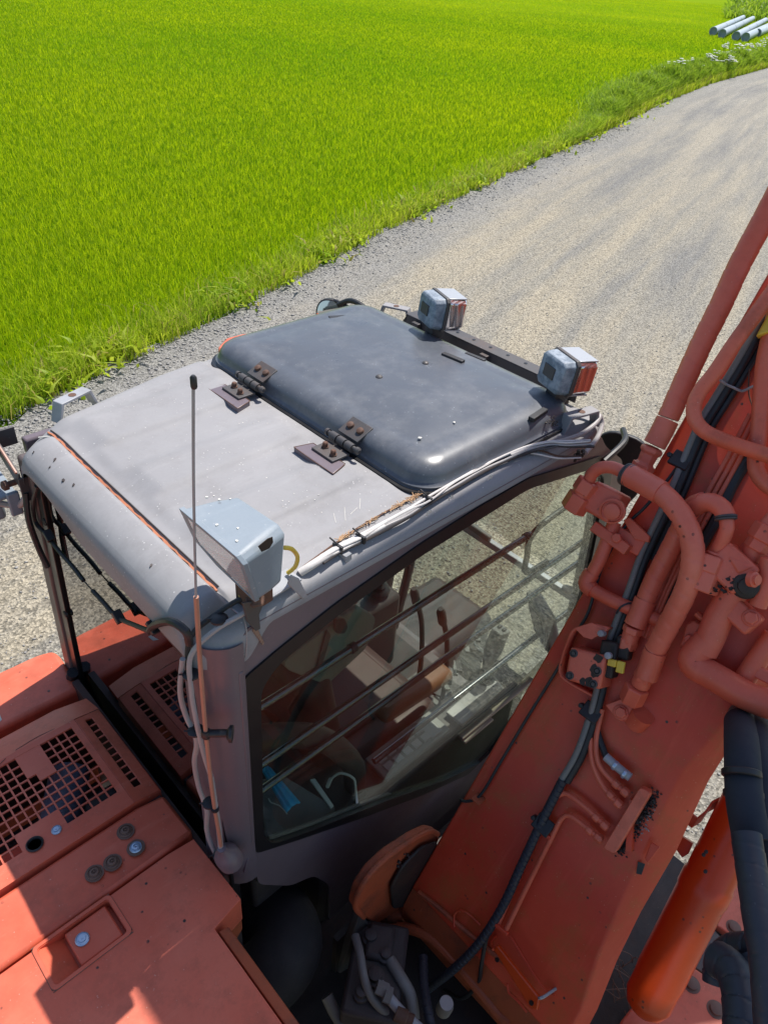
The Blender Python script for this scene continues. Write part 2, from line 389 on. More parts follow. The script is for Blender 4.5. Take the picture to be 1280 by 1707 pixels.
M['parsley'] = m_leaf('cow_parsley_leaves', (.16,.30,.014), (.27,.42,.022), (.42,.52,.05), .55, .8)
M['umbel'] = NT('white_umbel_flowers').set((.80,.80,.72), .8)
M['stone'] = paint('loose_grey_stones', (.28,.27,.26), (.40,.38,.34), (.18,.18,.18), .9, 0, .3, (.6,.58,.55), .8, .8)
# ================================================================== GROUND
EDGE_PX = [(0,700),(110,645),(215,598),(320,548),(500,458),(620,392),(800,310),(900,264),(1000,221),(1100,172),(1180,140),(1280,112)]
EDGE = [U(x, y, 2, 0) for x, y in EDGE_PX]
EDGE = [Vector((-60, EDGE[0].y-22, 0)), Vector((-12, EDGE[0].y-4.6, 0))] + EDGE + [Vector((95, 33, 0)), Vector((170, 52, 0)), Vector((600, 160, 0))]
EX = np.array([p.x for p in EDGE]); EY = np.array([p.y for p in EDGE])
def edge_y(x): return np.interp(x, EX, EY)
def sheet(name, x0, x1, y0, y1, z, mat, nx=1, ny=1):
    m = MB(); m.add([(x0,y0,z),(x1,y0,z),(x1,y1,z),(x0,y1,z)], [(0,1,2,3)])
    return tag(m.build(name, mat, None, smooth=0), kind='structure')
sheet('ground', -900, 2500, -900, 2500, -.03, M['soil'])
m = MB()
up = [(float(x), float(edge_y(x)), 0.0) for x in np.concatenate([np.arange(-60, 60, .35), np.arange(60, 600, 8)])]
up = [(x, y + .10*math.sin(x*2.1)+.08*math.sin(x*5.3+1)+.05*math.sin(x*11.7), z) for x, y, z in up]
offs = [0, -.5, -1.2, -2.2, -3.5, -5, -7, -10, -14, -20]; al = 0; aa = []
for k, (x, y, z) in enumerate(up):
    if k: al += math.hypot(x-up[k-1][0], y-up[k-1][1])
    for q in offs: yy = y+q*1.06; m.v.append(Vector((x, yy, 0))); aa += [x*1.05, (float(edge_y(x))-yy)/1.06, 0]
no_ = len(offs); m.f = [(k*no_+j, k*no_+j+1, (k+1)*no_+j+1, (k+1)*no_+j) for k in range(len(up)-1) for j in range(no_-1)]
RD = m.build('gravel_road', M['gravel'], None, smooth=0, fixn=False); at_ = RD.data.attributes.new('lane', 'FLOAT_VECTOR', 'POINT'); at_.data.foreach_set('vector', aa)
tag(RD, kind='structure')

def mesh_np(name, V, F, mat, rnd=None, per=3):
    me = bpy.data.meshes.new(name); me.vertices.add(len(V)); me.vertices.foreach_set('co', V.astype(np.float32).ravel())
    nf = len(F); me.loops.add(nf*per); me.loops.foreach_set('vertex_index', F.astype(np.int32).ravel())
    me.polygons.add(nf); me.polygons.foreach_set('loop_start', np.arange(0, nf*per, per, dtype=np.int32))
    try: me.polygons.foreach_set('loop_total', np.full(nf, per, dtype=np.int32))
    except Exception: pass
    if rnd is not None:
        a = me.attributes.new('rnd', 'FLOAT', 'POINT'); a.data.foreach_set('value', rnd.astype(np.float32))
    me.update(calc_edges=True); me.materials.append(mat)
    o = bpy.data.objects.new(name, me); COL.objects.link(o); return o
def blades(P, H, W, lean=.35, droop=.3):
    """bent two-piece blades: 5 points, 3 triangles each"""
    n = len(P); a = RNG.uniform(0, 2*np.pi, n); b = RNG.uniform(0, 2*np.pi, n); l = H*lean*RNG.uniform(.2, 1.3, n)
    side = np.stack([np.cos(a), np.sin(a), 0*a], 1)*W[:, None]*.5; dr = np.stack([np.cos(b), np.sin(b), 0*b], 1)
    z = np.array([[0, 0, 1.0]])
    mid = P + dr*(l*.35)[:, None] + z*(H*.58)[:, None]; tip = P + dr*(l*(1+droop))[:, None] + z*(H*RNG.uniform(.82, 1.0, n))[:, None]
    V = np.stack([P-side, P+side, mid-side*.85, mid+side*.85, tip], 1).reshape(-1, 3)
    k = (np.arange(n)*5)[:, None, None]
    F = (np.array([[0,1,3],[0,3,2],[2,3,4]])[None] + k).reshape(-1, 3)
    return V, F, np.repeat(RNG.random(n), 5)
def polar(n, r0, r1, p, a0, a1):
    u = RNG.random(n)
    r = r0*(r1/r0)**u if abs(p-2) < 1e-6 else (r0**(2-p)+u*(r1**(2-p)-r0**(2-p)))**(1/(2-p))
    a = np.radians(RNG.uniform(a0, a1, n)); return np.stack([r*np.cos(a), r*np.sin(a), 0*r], 1), r
P, r = polar(1000000, 5.5, 260, 1.75, 14, 88)
keep = P[:, 1] > edge_y(P[:, 0]) + .25*RNG.random(len(P)) ; P = P[keep]; r = r[keep]
den = .5+.5*np.sin(P[:, 0]*1.3+np.sin(P[:, 1]*.9)*2)*np.sin(P[:, 1]*1.1+P[:, 0]*.3)
H = (.09+.05*RNG.random(len(P))+.025*den); W = .0066*np.maximum(1, (r/9))**.72
V, F, rn = blades(P, H, W, .42)
tag(mesh_np('grass_field', V, F, M['grass'], rn), kind='stuff')
# verge of taller dry and weedy blades along the road
def along(n, x0, x1, spread, p=1.0):
    x = x0 + (x1-x0)*RNG.random(n)**1.8 if p else RNG.uniform(x0, x1, n)
    return np.stack([x, edge_y(x)+spread(n), 0*x], 1)
P = along(26000, -1.5, 60, lambda n: np.abs(RNG.normal(0, .38, n))-.10)
cl = np.sin(P[:, 0]*3.1)+np.sin(P[:, 0]*7.7+P[:, 1]*3)+.6*np.sin(P[:, 0]*17)
k = (cl > -1.1+1.2*RNG.random(len(P))-.5) | (P[:, 1]-edge_y(P[:, 0]) > .3); P = P[k]
rr = np.hypot(P[:, 0], P[:, 1]); H = .16+.22*RNG.random(len(P))**2; H[rr > 25] *= 1.5
V, F, rn = blades(P, H, .011*np.maximum(1, rr/10)**.7, .5, .45)
tag(mesh_np('verge_weeds', V, F, M['weed'], rn), kind='stuff')
# broad leaves low in the verge
P = along(5000, -1.5, 34, lambda n: RNG.normal(.12, .22, n)); rr = np.hypot(P[:, 0], P[:, 1])
cl = np.sin(P[:, 0]*2.3+1)+np.sin(P[:, 0]*5.9); P = P[cl > .1]; rr = rr[cl > .1]
P[:, 2] = RNG.random(len(P))*.14; V, F, rn = blades(P, .07+.06*RNG.random(len(P)), .05*np.maximum(1, rr/14), 1.2, .7)
tag(mesh_np('verge_broad_leaves', V, F, M['weed'], rn), kind='stuff')
# tall weed bank where the road turns: bank of one mass
P = along(150000, 20, 80, lambda n: .05+RNG.gamma(1.8, .45, n)); dd_ = P[:, 1]-edge_y(P[:, 0]); P[:, 1] = edge_y(P[:, 0])+dd_*np.clip((P[:, 0]-19)/14, .12, 1); P = P[RNG.random(len(P)) < np.clip((P[:, 0]-20)/9, 0, 1)]; rr = np.hypot(P[:, 0], P[:, 1])
cl = .6+.4*np.sin(P[:, 0]*.9)*np.sin(P[:, 0]*.37+1)+.25*np.sin(P[:, 0]*2.7+P[:, 1]); kk = np.clip((P[:, 0]-21)/8, .12, 1)
top = (.65+.95*cl)*kk*np.exp(-((P[:, 1]-edge_y(P[:, 0])-.8)/1.4)**2)
P[:, 2] = top*RNG.random(len(P))**.7*.62
V, F, rn = blades(P, .14+.20*RNG.random(len(P)), .020*np.maximum(1, rr/28), .8, .3)
tag(mesh_np('tall_roadside_weeds', V, F, M['parsley'], rn), kind='stuff')
# loose stones on the shoulder
def stones(name, P, R, mat):
    ico = np.array([(0,0,1),(.9,0,.35),(.28,.85,.4),(-.72,.52,.35),(-.72,-.52,.4),(.28,-.85,.35),(0,0,-.6)])
    fc = np.array([(0,1,2),(0,2,3),(0,3,4),(0,4,5),(0,5,1),(6,2,1),(6,3,2),(6,4,3),(6,5,4),(6,1,5)])
    n = len(P); a = RNG.uniform(0, 6.28, n); c, s_ = np.cos(a), np.sin(a)
    q = ico[None]*R[:, None, None]*RNG.uniform(.6, 1.3, (n, 1, 3)); q = q*RNG.uniform(.8, 1.2, (n, 7, 1))
    V = np.stack([q[..., 0]*c[:, None]-q[..., 1]*s_[:, None], q[..., 0]*s_[:, None]+q[..., 1]*c[:, None], q[..., 2]*.75], 2)+P[:, None]
    F = (fc[None]+(np.arange(n)*7)[:, None, None]).reshape(-1, 3)
    return tag(mesh_np(name, V.reshape(-1, 3), F, mat), kind='stuff')
P = along(16000, -1.5, 26, lambda n: -np.abs(RNG.normal(0, .45, n))+.05); stones('shoulder_stones', P, .006+.022*RNG.random(len(P))**4, M['stone'])
P, r = polar(16000, 3.0, 22, 1.6, -5, 88); k = P[:, 1] < edge_y(P[:, 0])-.1; P = P[k]; stones('loose_gravel', P, .005+.012*RNG.random(len(P))**3, M['stone'])
# cow parsley plants, one thing each
def parsley(px, py, hh, nst, label):
    g = U(px, py, 2, 0); root = empty('cow_parsley', g, label, 'wild plant', 'cow parsley flowering along the roadside')
    st = MB(); um = MB(); lf = MB()
    for i in range(nst):
        a = random.uniform(0, 6.28); l = random.uniform(.05, .4)*hh; top = g+Vector((math.cos(a)*l, math.sin(a)*l, hh*random.uniform(.55, 1.2)))
        st.tube([g+Vector((math.cos(a)*.05, math.sin(a)*.05, 0)), g.lerp(top, .5)+Vector((0, 0, hh*.08)), top], .008, 5, .15)
        for j in range(random.randint(4, 6)):
            b = random.uniform(0, 6.28); e = top+Vector((math.cos(b)*.13, math.sin(b)*.13, random.uniform(-.10, .05)))
            st.cyl(top-Vector((0, 0, .12)), e, .005, 4)
            for q in range(9):
                c = random.uniform(0, 6.28); d_ = e+Vector((math.cos(c), math.sin(c), 0))*random.uniform(0, .075)
                um.lathe(d_, (random.uniform(-.3, .3), random.uniform(-.3, .3), 1), [(.006, -.015), (.032, .0), (.018, .012)], 6)
    n = 46
    Pn = np.array([[g.x+random.gauss(0, .22*hh), g.y+random.gauss(0, .22*hh), random.uniform(.02, .55)*hh] for _ in range(n*5)])
    V, F, rn = blades(Pn, .12+.10*RNG.random(len(Pn)), .05+0*Pn[:, 0], 1.1, .3)
    lf.add(V.tolist(), F.tolist())
    o = lf.build('foliage', M['parsley'], root, smooth=0, fixn=False); tag(st.build('stems', M['parsley'], root), kind='stuff'); tag(um.build('flower_umbels', M['umbel'], root), kind='stuff')
PL = [(1112,150,1.15,9,'tall cow parsley standing alone left of the other white flowers by the road bend'),
      (1132,142,.85,5,'short cow parsley just right of the lone tall one'),
      (1186,128,1.05,7,'cow parsley at the left end of the main white clump below the pipes'),
      (1198,122,1.2,9,'tallest cow parsley of the clump directly below the pipe ends'),
      (1212,118,1.15,9,'dense flowering cow parsley in the middle of the roadside clump'),
      (1224,116,1.0,8,'cow parsley right of the middle of the roadside clump'),
      (1240,108,1.0,6,'cow parsley with few umbels in front of the grey pipes'),
      (1262,96,1.1,8,'cow parsley beside the rightmost grey pipe ends'),
      (1148,140,.9,6,'low cow parsley between the lone tall one and the main clump'),
      (1172,132,1.0,7,'cow parsley at the near left foot of the main white clump'),
      (1205,130,.95,7,'low cow parsley in front of the tallest one below the pipes'),
      (1232,118,1.2,9,'tall cow parsley just right of the dense middle of the clump'),
      (1252,106,1.2,9,'bushy white cow parsley under the fourth grey pipe'),
      (1276,92,1.1,8,'cow parsley at the right edge of the photo')]
for a in PL: parsley(*a)
# drain pipes
def dpipe(px0, py0, px1, py1, r, lab):
    a = U(px0, py0, 2, r); b = U(px1, py1, 2, r); d = (b-a).normalized(); n = Vector((-d.y, d.x, 0)); L = (b-a).length
    L = min(L, 58); b = a+d*L
    m = MB(); prof = [(r*.92, .02), (r*.92, .35), (r*1.10, .35), (r*1.10, -.0)]
    u = Vector((0, 0, 1)); seg = 28; rings = [(.02, .25), (.90*r, .25), (.90*r, .0), (1.08*r, 0), (1.08*r, .5), (r, .62)]
    k = 1.0
    while k < L: rings += [(r, k), (r*1.0, k+.02)]; k += 2.0
    rings += [(r, L), (.9*r, L), (.9*r, L-.6)]
    vs = []
    for rr, z in rings:
        for q in range(seg):
            t = 2*math.pi*q/seg; vs.append(a+d*z+(n*math.cos(t)+u*math.sin(t))*rr)
    fs = [(i*seg+q, i*seg+(q+1) % seg, (i+1)*seg+(q+1) % seg, (i+1)*seg+q) for i in range(len(rings)-1) for q in range(seg)]
    m.add(vs, fs); o = m.build('drain_pipe', M['pipegrey'], None, smooth=50)
    # black bands strapped round the pipe
    s_ = MB()
    for z in (L*.25, L*.5, L*.75): s_.lathe(a+d*z, d, [(r*1.005, 0), (r*1.03, .02), (r*1.03, .22), (r*1.005, .24)], 24)
    [q.build1('strap', M['darksteel'], o) for q in s_.split()]
    tag(o, lab, 'pipe', 'pale grey drain pipes lying beside the road')
dpipe(1188, 52, 1250, 24, .36, 'leftmost pale grey drain pipe on the grass by the road')
dpipe(1203, 56, 1262, 27, .36, 'second grey drain pipe from the left, touching the leftmost one')
dpipe(1226, 60, 1284, 29, .36, 'third grey drain pipe from the left, just right of the gap')
dpipe(1242, 62, 1300, 34, .36, 'fourth grey drain pipe from the left, half behind flowers')
dpipe(1262, 55, 1330, 27, .36, 'rightmost grey drain pipe running out of the photo')
# scrub behind the pipes
P, r = polar(5000, 150, 215, 1, 22.0, 25.5); P[:, 2] = RNG.random(len(P))**1.5*2.2*np.exp(-((r-180)/22)**2)
V, F, rn = blades(P, .8+.5*RNG.random(len(P)), .35+0*r, .8, .3); tag(mesh_np('distant_scrub', V, F, M['parsley'], rn), kind='stuff')
# ================================================================== EXCAVATOR
EXC = empty('excavator', (1.1, 0.9, 0), 'orange excavator with a grey cab and raised boom, seen from its engine deck', 'excavator')
def sstep(a, b, x):
    t = min(1, max(0, (x-a)/(b-a))); return t*t*(3-2*t)
# ---------------- cab roof: one pressed panel
YLp = [(.44,1.655),(.448,1.685),(.47,1.715),(.51,1.735),(.56,1.747),(.707,1.79),(.914,1.835),(1.19,1.868),(1.45,1.875),(1.71,1.85),(1.78,1.80),(1.81,1.70)]
def YL(x): return float(np.interp(x, [p[0] for p in YLp], [p[1] for p in YLp]))
def YR(x):
    v = .845
    if x < .535: v += .085*(1-math.sqrt(max(0, 1-((.535-x)/.097)**2)))
    if x > 1.70: v += .10*(1-math.sqrt(max(0, 1-((x-1.70)/.115)**2)))
    return v
def roof_z(x, y):
    z = 3.0
    dl = YL(x)-y; dr = y-YR(x); db = x-.44; df = 1.81-x
    z -= .055*(1-math.sqrt(max(0, 1-((.07-dl)/.07)**2))) if dl < .07 else 0
    if dr < .055: t = (.055-dr)/.055; z -= .034*(1-math.sqrt(max(0, 1-t*t)))+.003*t
    if df < .09: z -= .06*(1-math.sqrt(max(0, 1-((.09-df)/.09)**2)))
    lipmask = sstep(.895, .935, y)*(1-sstep(1.635, 1.665, y))
    rb = .075 if lipmask < .5 else .060
    if db < .085: z -= (.058+.012*(1-lipmask))*(1-math.sqrt(max(0, 1-((.085-db)/.085)**2)))
    z += .012*lipmask*(1-sstep(.525, .54, x))
    z -= .022*(1-lipmask)*(1-sstep(.50, .58, x))
    z -= .006*lipmask*math.exp(-((x-.541)/.005)**2)               # seam
    for (y0, y1) in ((1.53, 1.67), (1.275, 1.40), (1.04, 1.16)):  # pressed pads
        z += .0105*sstep(y0-.008, y0+.014, y)*(1-sstep(y1-.02, y1+.03, y))*sstep(.585, .63, x)*(1-sstep(1.0, 1.06, x))
    z += .007*sstep(.925, .95, y)*(1-sstep(1.045, 1.07, x+.15*max(0, 1.0-y)))*sstep(.56, .6, x)   # main raised field
    z += .006*(1-sstep(1.72, 1.76, y))*sstep(1.5, 1.7, y)
    return z
m = MB(); nu, nv = 190, 150; idx = {}
us = [.44+(1.81-.44)*(i/nu) for i in range(nu+1)]
us = sorted(set(us+[.4405,.442,.445,.45,.455]+[.532+.002*k for k in range(10)]))
nu = len(us)-1; vsn = []
for i, x in enumerate(us):
    yl, yr = YL(x), YR(x)
    for j in range(nv+1):
        t = j/nv; t = t+.06*math.sin(2*math.pi*t)*-1; y = yr+(yl-yr)*t; vsn.append((x, y, roof_z(x, y)))
m.v = [Vector(p) for p in vsn]; W_ = nv+1
m.f = [(i*W_+j, (i+1)*W_+j, (i+1)*W_+j+1, i*W_+j+1) for i in range(nu) for j in range(nv)]
rim = [i*W_ for i in range(nu+1)]+[nu*W_+j for j in range(1, nv+1)]+[i*W_+nv for i in range(nu-1, -1, -1)]+[j for j in range(nv-1, 0, -1)]
n0 = len(m.v)
for q in rim:
    p = m.v[q]; d = .035 if (p.y < .87 or p.x > .5) else .05
    rear = p.x < .4405 and p.y > .90
    zb = 2.893+.062*sstep(1.32, 1.62, p.y) if rear else (2.888+.067*sstep(.53, .60, p.x) if p.y < 1.2 else 2.925)
    m.v.append(Vector((p.x+(.006 if p.x < .4405 else 0), p.y, zb)))
L_ = len(rim)
m.f += [(rim[k], rim[(k+1) % L_], n0+(k+1) % L_, n0+k) for k in range(L_)]
ROOF = m.build('cab_roof', M['grey'], EXC, smooth=60)
# rust line along the seam, peeled paint patches, weld bead
m = MB(); pts = []
for k in range(60):
    t = k/59; y = .945+t*(1.70-.945); pts.append((y, .5405+.0015*math.sin(k*1.7), random.uniform(.0016, .0036)))
for k in range(59):
    (y0, x0, w0), (y1, x1, w1) = pts[k], pts[k+1]; z0 = roof_z(x0, y0)+.0035; z1 = roof_z(x1, y1)+.0035
    m.add([(x0-w0,y0,z0),(x0+w0,y0,z0),(x1+w1,y1,z1),(x1-w1,y1,z1),(x0-w0,y0,z0-.008),(x0+w0,y0,z0-.008),(x1+w1,y1,z1-.008),(x1-w1,y1,z1-.008)],
          [(0,1,2,3),(0,4,5,1),(1,5,6,2),(2,6,7,3),(3,7,4,0)])
m.build('rust_seam', paint('fresh_orange_rust', (.38,.13,.06), (.50,.20,.11), (.12,.05,.03), .7), ROOF, smooth=0)
m = MB(); m.tube([(.5475, .95+k*.05, roof_z(.5475, .95+k*.05)+.0015) for k in range(16)], .0018, 6); m.build('seam_shadow_gap', M['stain'], ROOF)
SPECKS = {}
def patch(name, c, nrm, pts2, mat, parent, thick=.0012, u=None):
    """thin flake of paint or grime lying on a surface"""
    c = Vector(c); nrm = Vector(nrm).normalized(); u = Vector(u).normalized() if u else nrm.orthogonal().normalized(); v = nrm.cross(u)
    SPECKS.setdefault((name, mat.name, parent.name), MB()).prism([c+u*a+v*b-nrm*.001 for a, b in pts2], nrm*(thick+.001))
def blob(r, n=11, jag=.35, sx=1.0, sy=1.0): return [(math.cos(6.283*k/n)*r*sx*random.uniform(1-jag, 1), math.sin(6.283*k/n)*r*sy*random.uniform(1-jag, 1)) for k in range(n)]
# rear lip paint scuffs (black) and peeling rear face
for i, (px, py, r) in enumerate([(57,755,.008),(94,771,.010),(84,779,.007),(107,801,.011),(124,811,.008),(253,944,.009)]):
    p = U(px, py, 2, 3.0); 
    if p.x < .46: p.x = .463
    patch('paint_chip', (p.x, p.y, roof_z(p.x, p.y)+.0003), (0, 0, 1), blob(r, 9, .7, 1.3, .45), M['stain'] if i < 5 else M['darksteel'], ROOF, .0008)
for k in range(46):
    t = random.random(); y = 1.50-t*.42+random.gauss(0, .008); z = 2.962-.018*abs(random.gauss(0, 1))
    patch('peeled_paint', (.4465, y, max(2.915, z)), (-1, 0, 0), blob(random.uniform(.003, .011), 8, .6, 2.0, .8), M['stain'] if k % 3 else M['caprust'], ROOF, .0015, (0, 1, .12))
# scratches and droppings on the roof
for (px, py, a, l) in [(575,855,.9,.05),(600,838,.8,.04),(558,862,1.0,.035),(590,850,.3,.03)]:
    p = U(px, py, 2, 3.01); z = roof_z(p.x, p.y)
    m = MB(); d = Vector((math.cos(a), math.sin(a), 0)); SPECKS.setdefault(('scratches', M['paper'].name, ROOF.name), MB()).tube([Vector((p.x, p.y, z+.0003))-d*l/2, Vector((p.x, p.y, z+.0003))+d*l/2], .0006, 5)
for _ in range(46):
    x = random.uniform(.60, 1.0); y = random.uniform(.95, 1.7)
    patch('dropping', (x, y, roof_z(x, y)+.0002), (0, 0, 1), blob(random.uniform(.0008, .0022), 7, .5), M['paper'], ROOF, .0006)
# headliner so that the cab is closed from above
m = MB(); m.prism([(.56,.88,2.925),(1.77,.88,2.925),(1.77,1.82,2.925),(.56,1.70,2.925)], (0,0,.02)); m.build('headliner', M['darkplastic'], EXC)
# ---------------- roof hatch: domed dark cover with flange
hx0, hx1, hy0, hy1 = 1.068, 1.70, .895, 1.815
def rrect(x0, x1, y0, y1, r, n=10):
    out = []
    for cx_, cy_, a0 in ((x1-r, y1-r, 0), (x0+r, y1-r, 90), (x0+r, y0+r, 180), (x1-r, y0+r, 270)):
        for k in range(n+1):
            a = math.radians(a0+90*k/n); out.append((cx_+r*math.cos(a), cy_+r*math.sin(a)))
    return out
prof = [(-.004,3.006),(0,3.009),(0,3.016),(.005,3.019),(.008,3.023),(.011,3.038),(.017,3.050),(.028,3.060),(.046,3.067),(.07,3.0705),(.085,3.0695),(.097,3.0715),(.15,3.076),(.20,3.0785),(.235,3.0795)]
m = MB(); rings = []
for ins, z in prof:
    rr = max(.02, .085-ins*.55); rings.append([(x, y, z) for x, y in rrect(hx0+ins, hx1-ins, hy0+ins*1.05, hy1-ins*1.05, rr, 10)])
n = len(rings[0]); vs = [p for r in rings for p in r]
fs = [(i*n+k, i*n+(k+1) % n, (i+1)*n+(k+1) % n, (i+1)*n+k) for i in range(len(rings)-1) for k in range(n)]+[((len(rings)-1)*n+k, (len(rings)-1)*n+(k+1) % n, len(rings)*n) for k in range(n)]
vs.append(((hx0+hx1)/2, (hy0+hy1)/2, 3.080))
m.add(vs, fs); HATCH = m.build('roof_hatch', M['hatch'], EXC, smooth=50)
HATCH.data.polygons.foreach_set('use_smooth', [True]*len(HATCH.data.polygons))
m = MB(); m.prism([(x, y, 3.0) for x, y in rrect(hx0-.012, hx1+.01, hy0-.006, hy1+.006, .09)], (0,0,.008)); m.build('hatch_seal', M['gasket'], HATCH, smooth=30)
def pad(px, py, L, Wd, ang, z, lift=.010):
    p = U(px, py, 2, z); R_ = Matrix.Rotation(ang, 3, 'Z'); m = MB(); m.box((p.x, p.y, z-.002), (L, Wd, lift*1.2), R_); m.build('rubber_pad', M['black'], HATCH, .002)
pad(567,529,.075,.020,-.45,3.068); pad(755,596,.075,.018,-1.45,3.077); pad(792,595,.070,.014,-1.45,3.067); pad(897,690,.075,.018,0.12,3.068)
for px, py in ((632,628),(709,605)):
    p = U(px, py, 2, 3.08); m = MB(); m.lathe((p.x, p.y, 3.077), (0,0,1), [(.010,0),(.010,.004),(.007,.007),(.003,.008)], 14); m.build('hatch_bolt', M['darksteel'], HATCH)
for px, py, r in ((700,731,.006),(757,705,.004)):
    p = U(px, py, 2, 3.075); patch('dropping', (p.x, p.y, 3.0765), (0,0,1), blob(r, 9, .5), M['paper'], HATCH)
p = U(921,703,2,3.05); m = MB()
for _ in range(40): crumb(m, (p.x+random.gauss(0,.008), p.y+random.gauss(0,.008), 3.050+random.gauss(0,.006)), random.uniform(.002,.005))
m.build('grease_clump', M['stain'], HATCH, smooth=0)
# hinges
def hinge(cx_, cy_):
    m = MB(); z = 3.012
    m.add([], [])
    base = [(cx_-.105, cy_+.075), (cx_-.105, cy_-.075), (cx_-.055, cy_-.060), (cx_-.055, cy_+.060)]
    m.prism([(x, y, z-.010) for x, y in base], (0,0,.019)); H = m.build('hinge', M['mauve'], EXC, .002)
    m = MB(); edge = []
    ring = [Vector((x, y, z+.0085)) for x, y in base]
    for k in range(4):
        a, b = ring[k], ring[(k+1) % 4]; m.tube([a+Vector((random.gauss(0,.0008),0,0)), a.lerp(b,.5)+Vector((random.gauss(0,.001),0,0)), b], .0010, 6)
    m.build('rust_edge', M['rust'], H)
    m = MB(); m.box((cx_-.050, cy_, z+.012), (.055,.080,.006)); m.box((cx_+.030, cy_, z+.046), (.056,.074,.005), Matrix.Rotation(-.42, 3, 'Y'))
    m.build('hinge_leaf', M['darksteel'], H, .0015)
    m = MB()
    for k in range(3): y = cy_-.040+.0285*k; m.cyl((cx_-.012, y, z+.046-.02), (cx_-.012, y+.024, z+.046-.02), .0115, 16)
    m.cyl((cx_-.012, cy_-.056, z+.028), (cx_-.012, cy_+.056, z+.028), .006, 12)
    for s_ in (-1, 1): m.lathe((cx_-.012, cy_+s_*.052, z+.028), (0, s_, 0), [(.009,0),(.009,.008),(.005,.012)], 12)
    m.build('hinge_pin', M['darksteel'], H)
    m = MB()
    for (x, y, zz, t) in ((cx_-.058, cy_-.020, z+.015, 0),(cx_-.050, cy_+.020, z+.015, 0)): m.lathe((x, y, zz), (0,0,1), [(.010,0),(.010,.003),(.0075,.0035),(.0075,.012),(.005,.015)], 6)
    for (x, y) in ((cx_+.030, cy_-.018), (cx_+.030, cy_+.018)): m.lathe((x, y, z+.049), (-.42,0,1), [(.010,0),(.009,.006),(.003,.009)], 14)
    m.build('hinge_bolt', M['rust'], H)
hinge(1.062, 1.555); hinge(1.062, 1.165)
# lifting hooks: bent strap
def hook(a, b, h, wd, n_):
    a = Vector(a); b = Vector(b); d = (b-a).normalized(); s_ = Vector((-d.y, d.x, 0)); L = (b-a).length; t = .007
    o = [a, a+d*.018+Vector((0,0,h)), b-d*.018+Vector((0,0,h)), b]
    i_ = [b-d*t, b-d*(.018+t)+Vector((0,0,h-t)), a+d*(.018+t)+Vector((0,0,h-t)), a+d*t]
    m = MB(); m.prism([p-s_*wd/2 for p in o+i_], s_*wd); H = m.build('lifting_hook', M['steel'] if n_ else M['grey'], EXC, .0015)
    m = MB(); c = a.lerp(b, .5)+Vector((0,0,h)); m.lathe(c-Vector((0,0,.0005)), (0,0,1), [(.010,0),(.010,.0015),(.004,.0016)], 14); m.build('bolt_hole', M['rust'], H)
hook((.578,1.745,2.985), (.705,1.785,2.985), .052, .034, 1)
hook((1.60,.895,2.99), (1.735,.865,2.99), .055, .034, 0)
hook((1.745,1.775,2.99), (1.80,1.66,2.99), .055, .034, 0)
# little ring seam on rear left roof corner
m = MB(); m.tube([(.515,1.70,2.986),(.535,1.68,2.991),(.548,1.655,2.993)], .0022, 6); m.build('sealant_bead', M['paper'], ROOF)
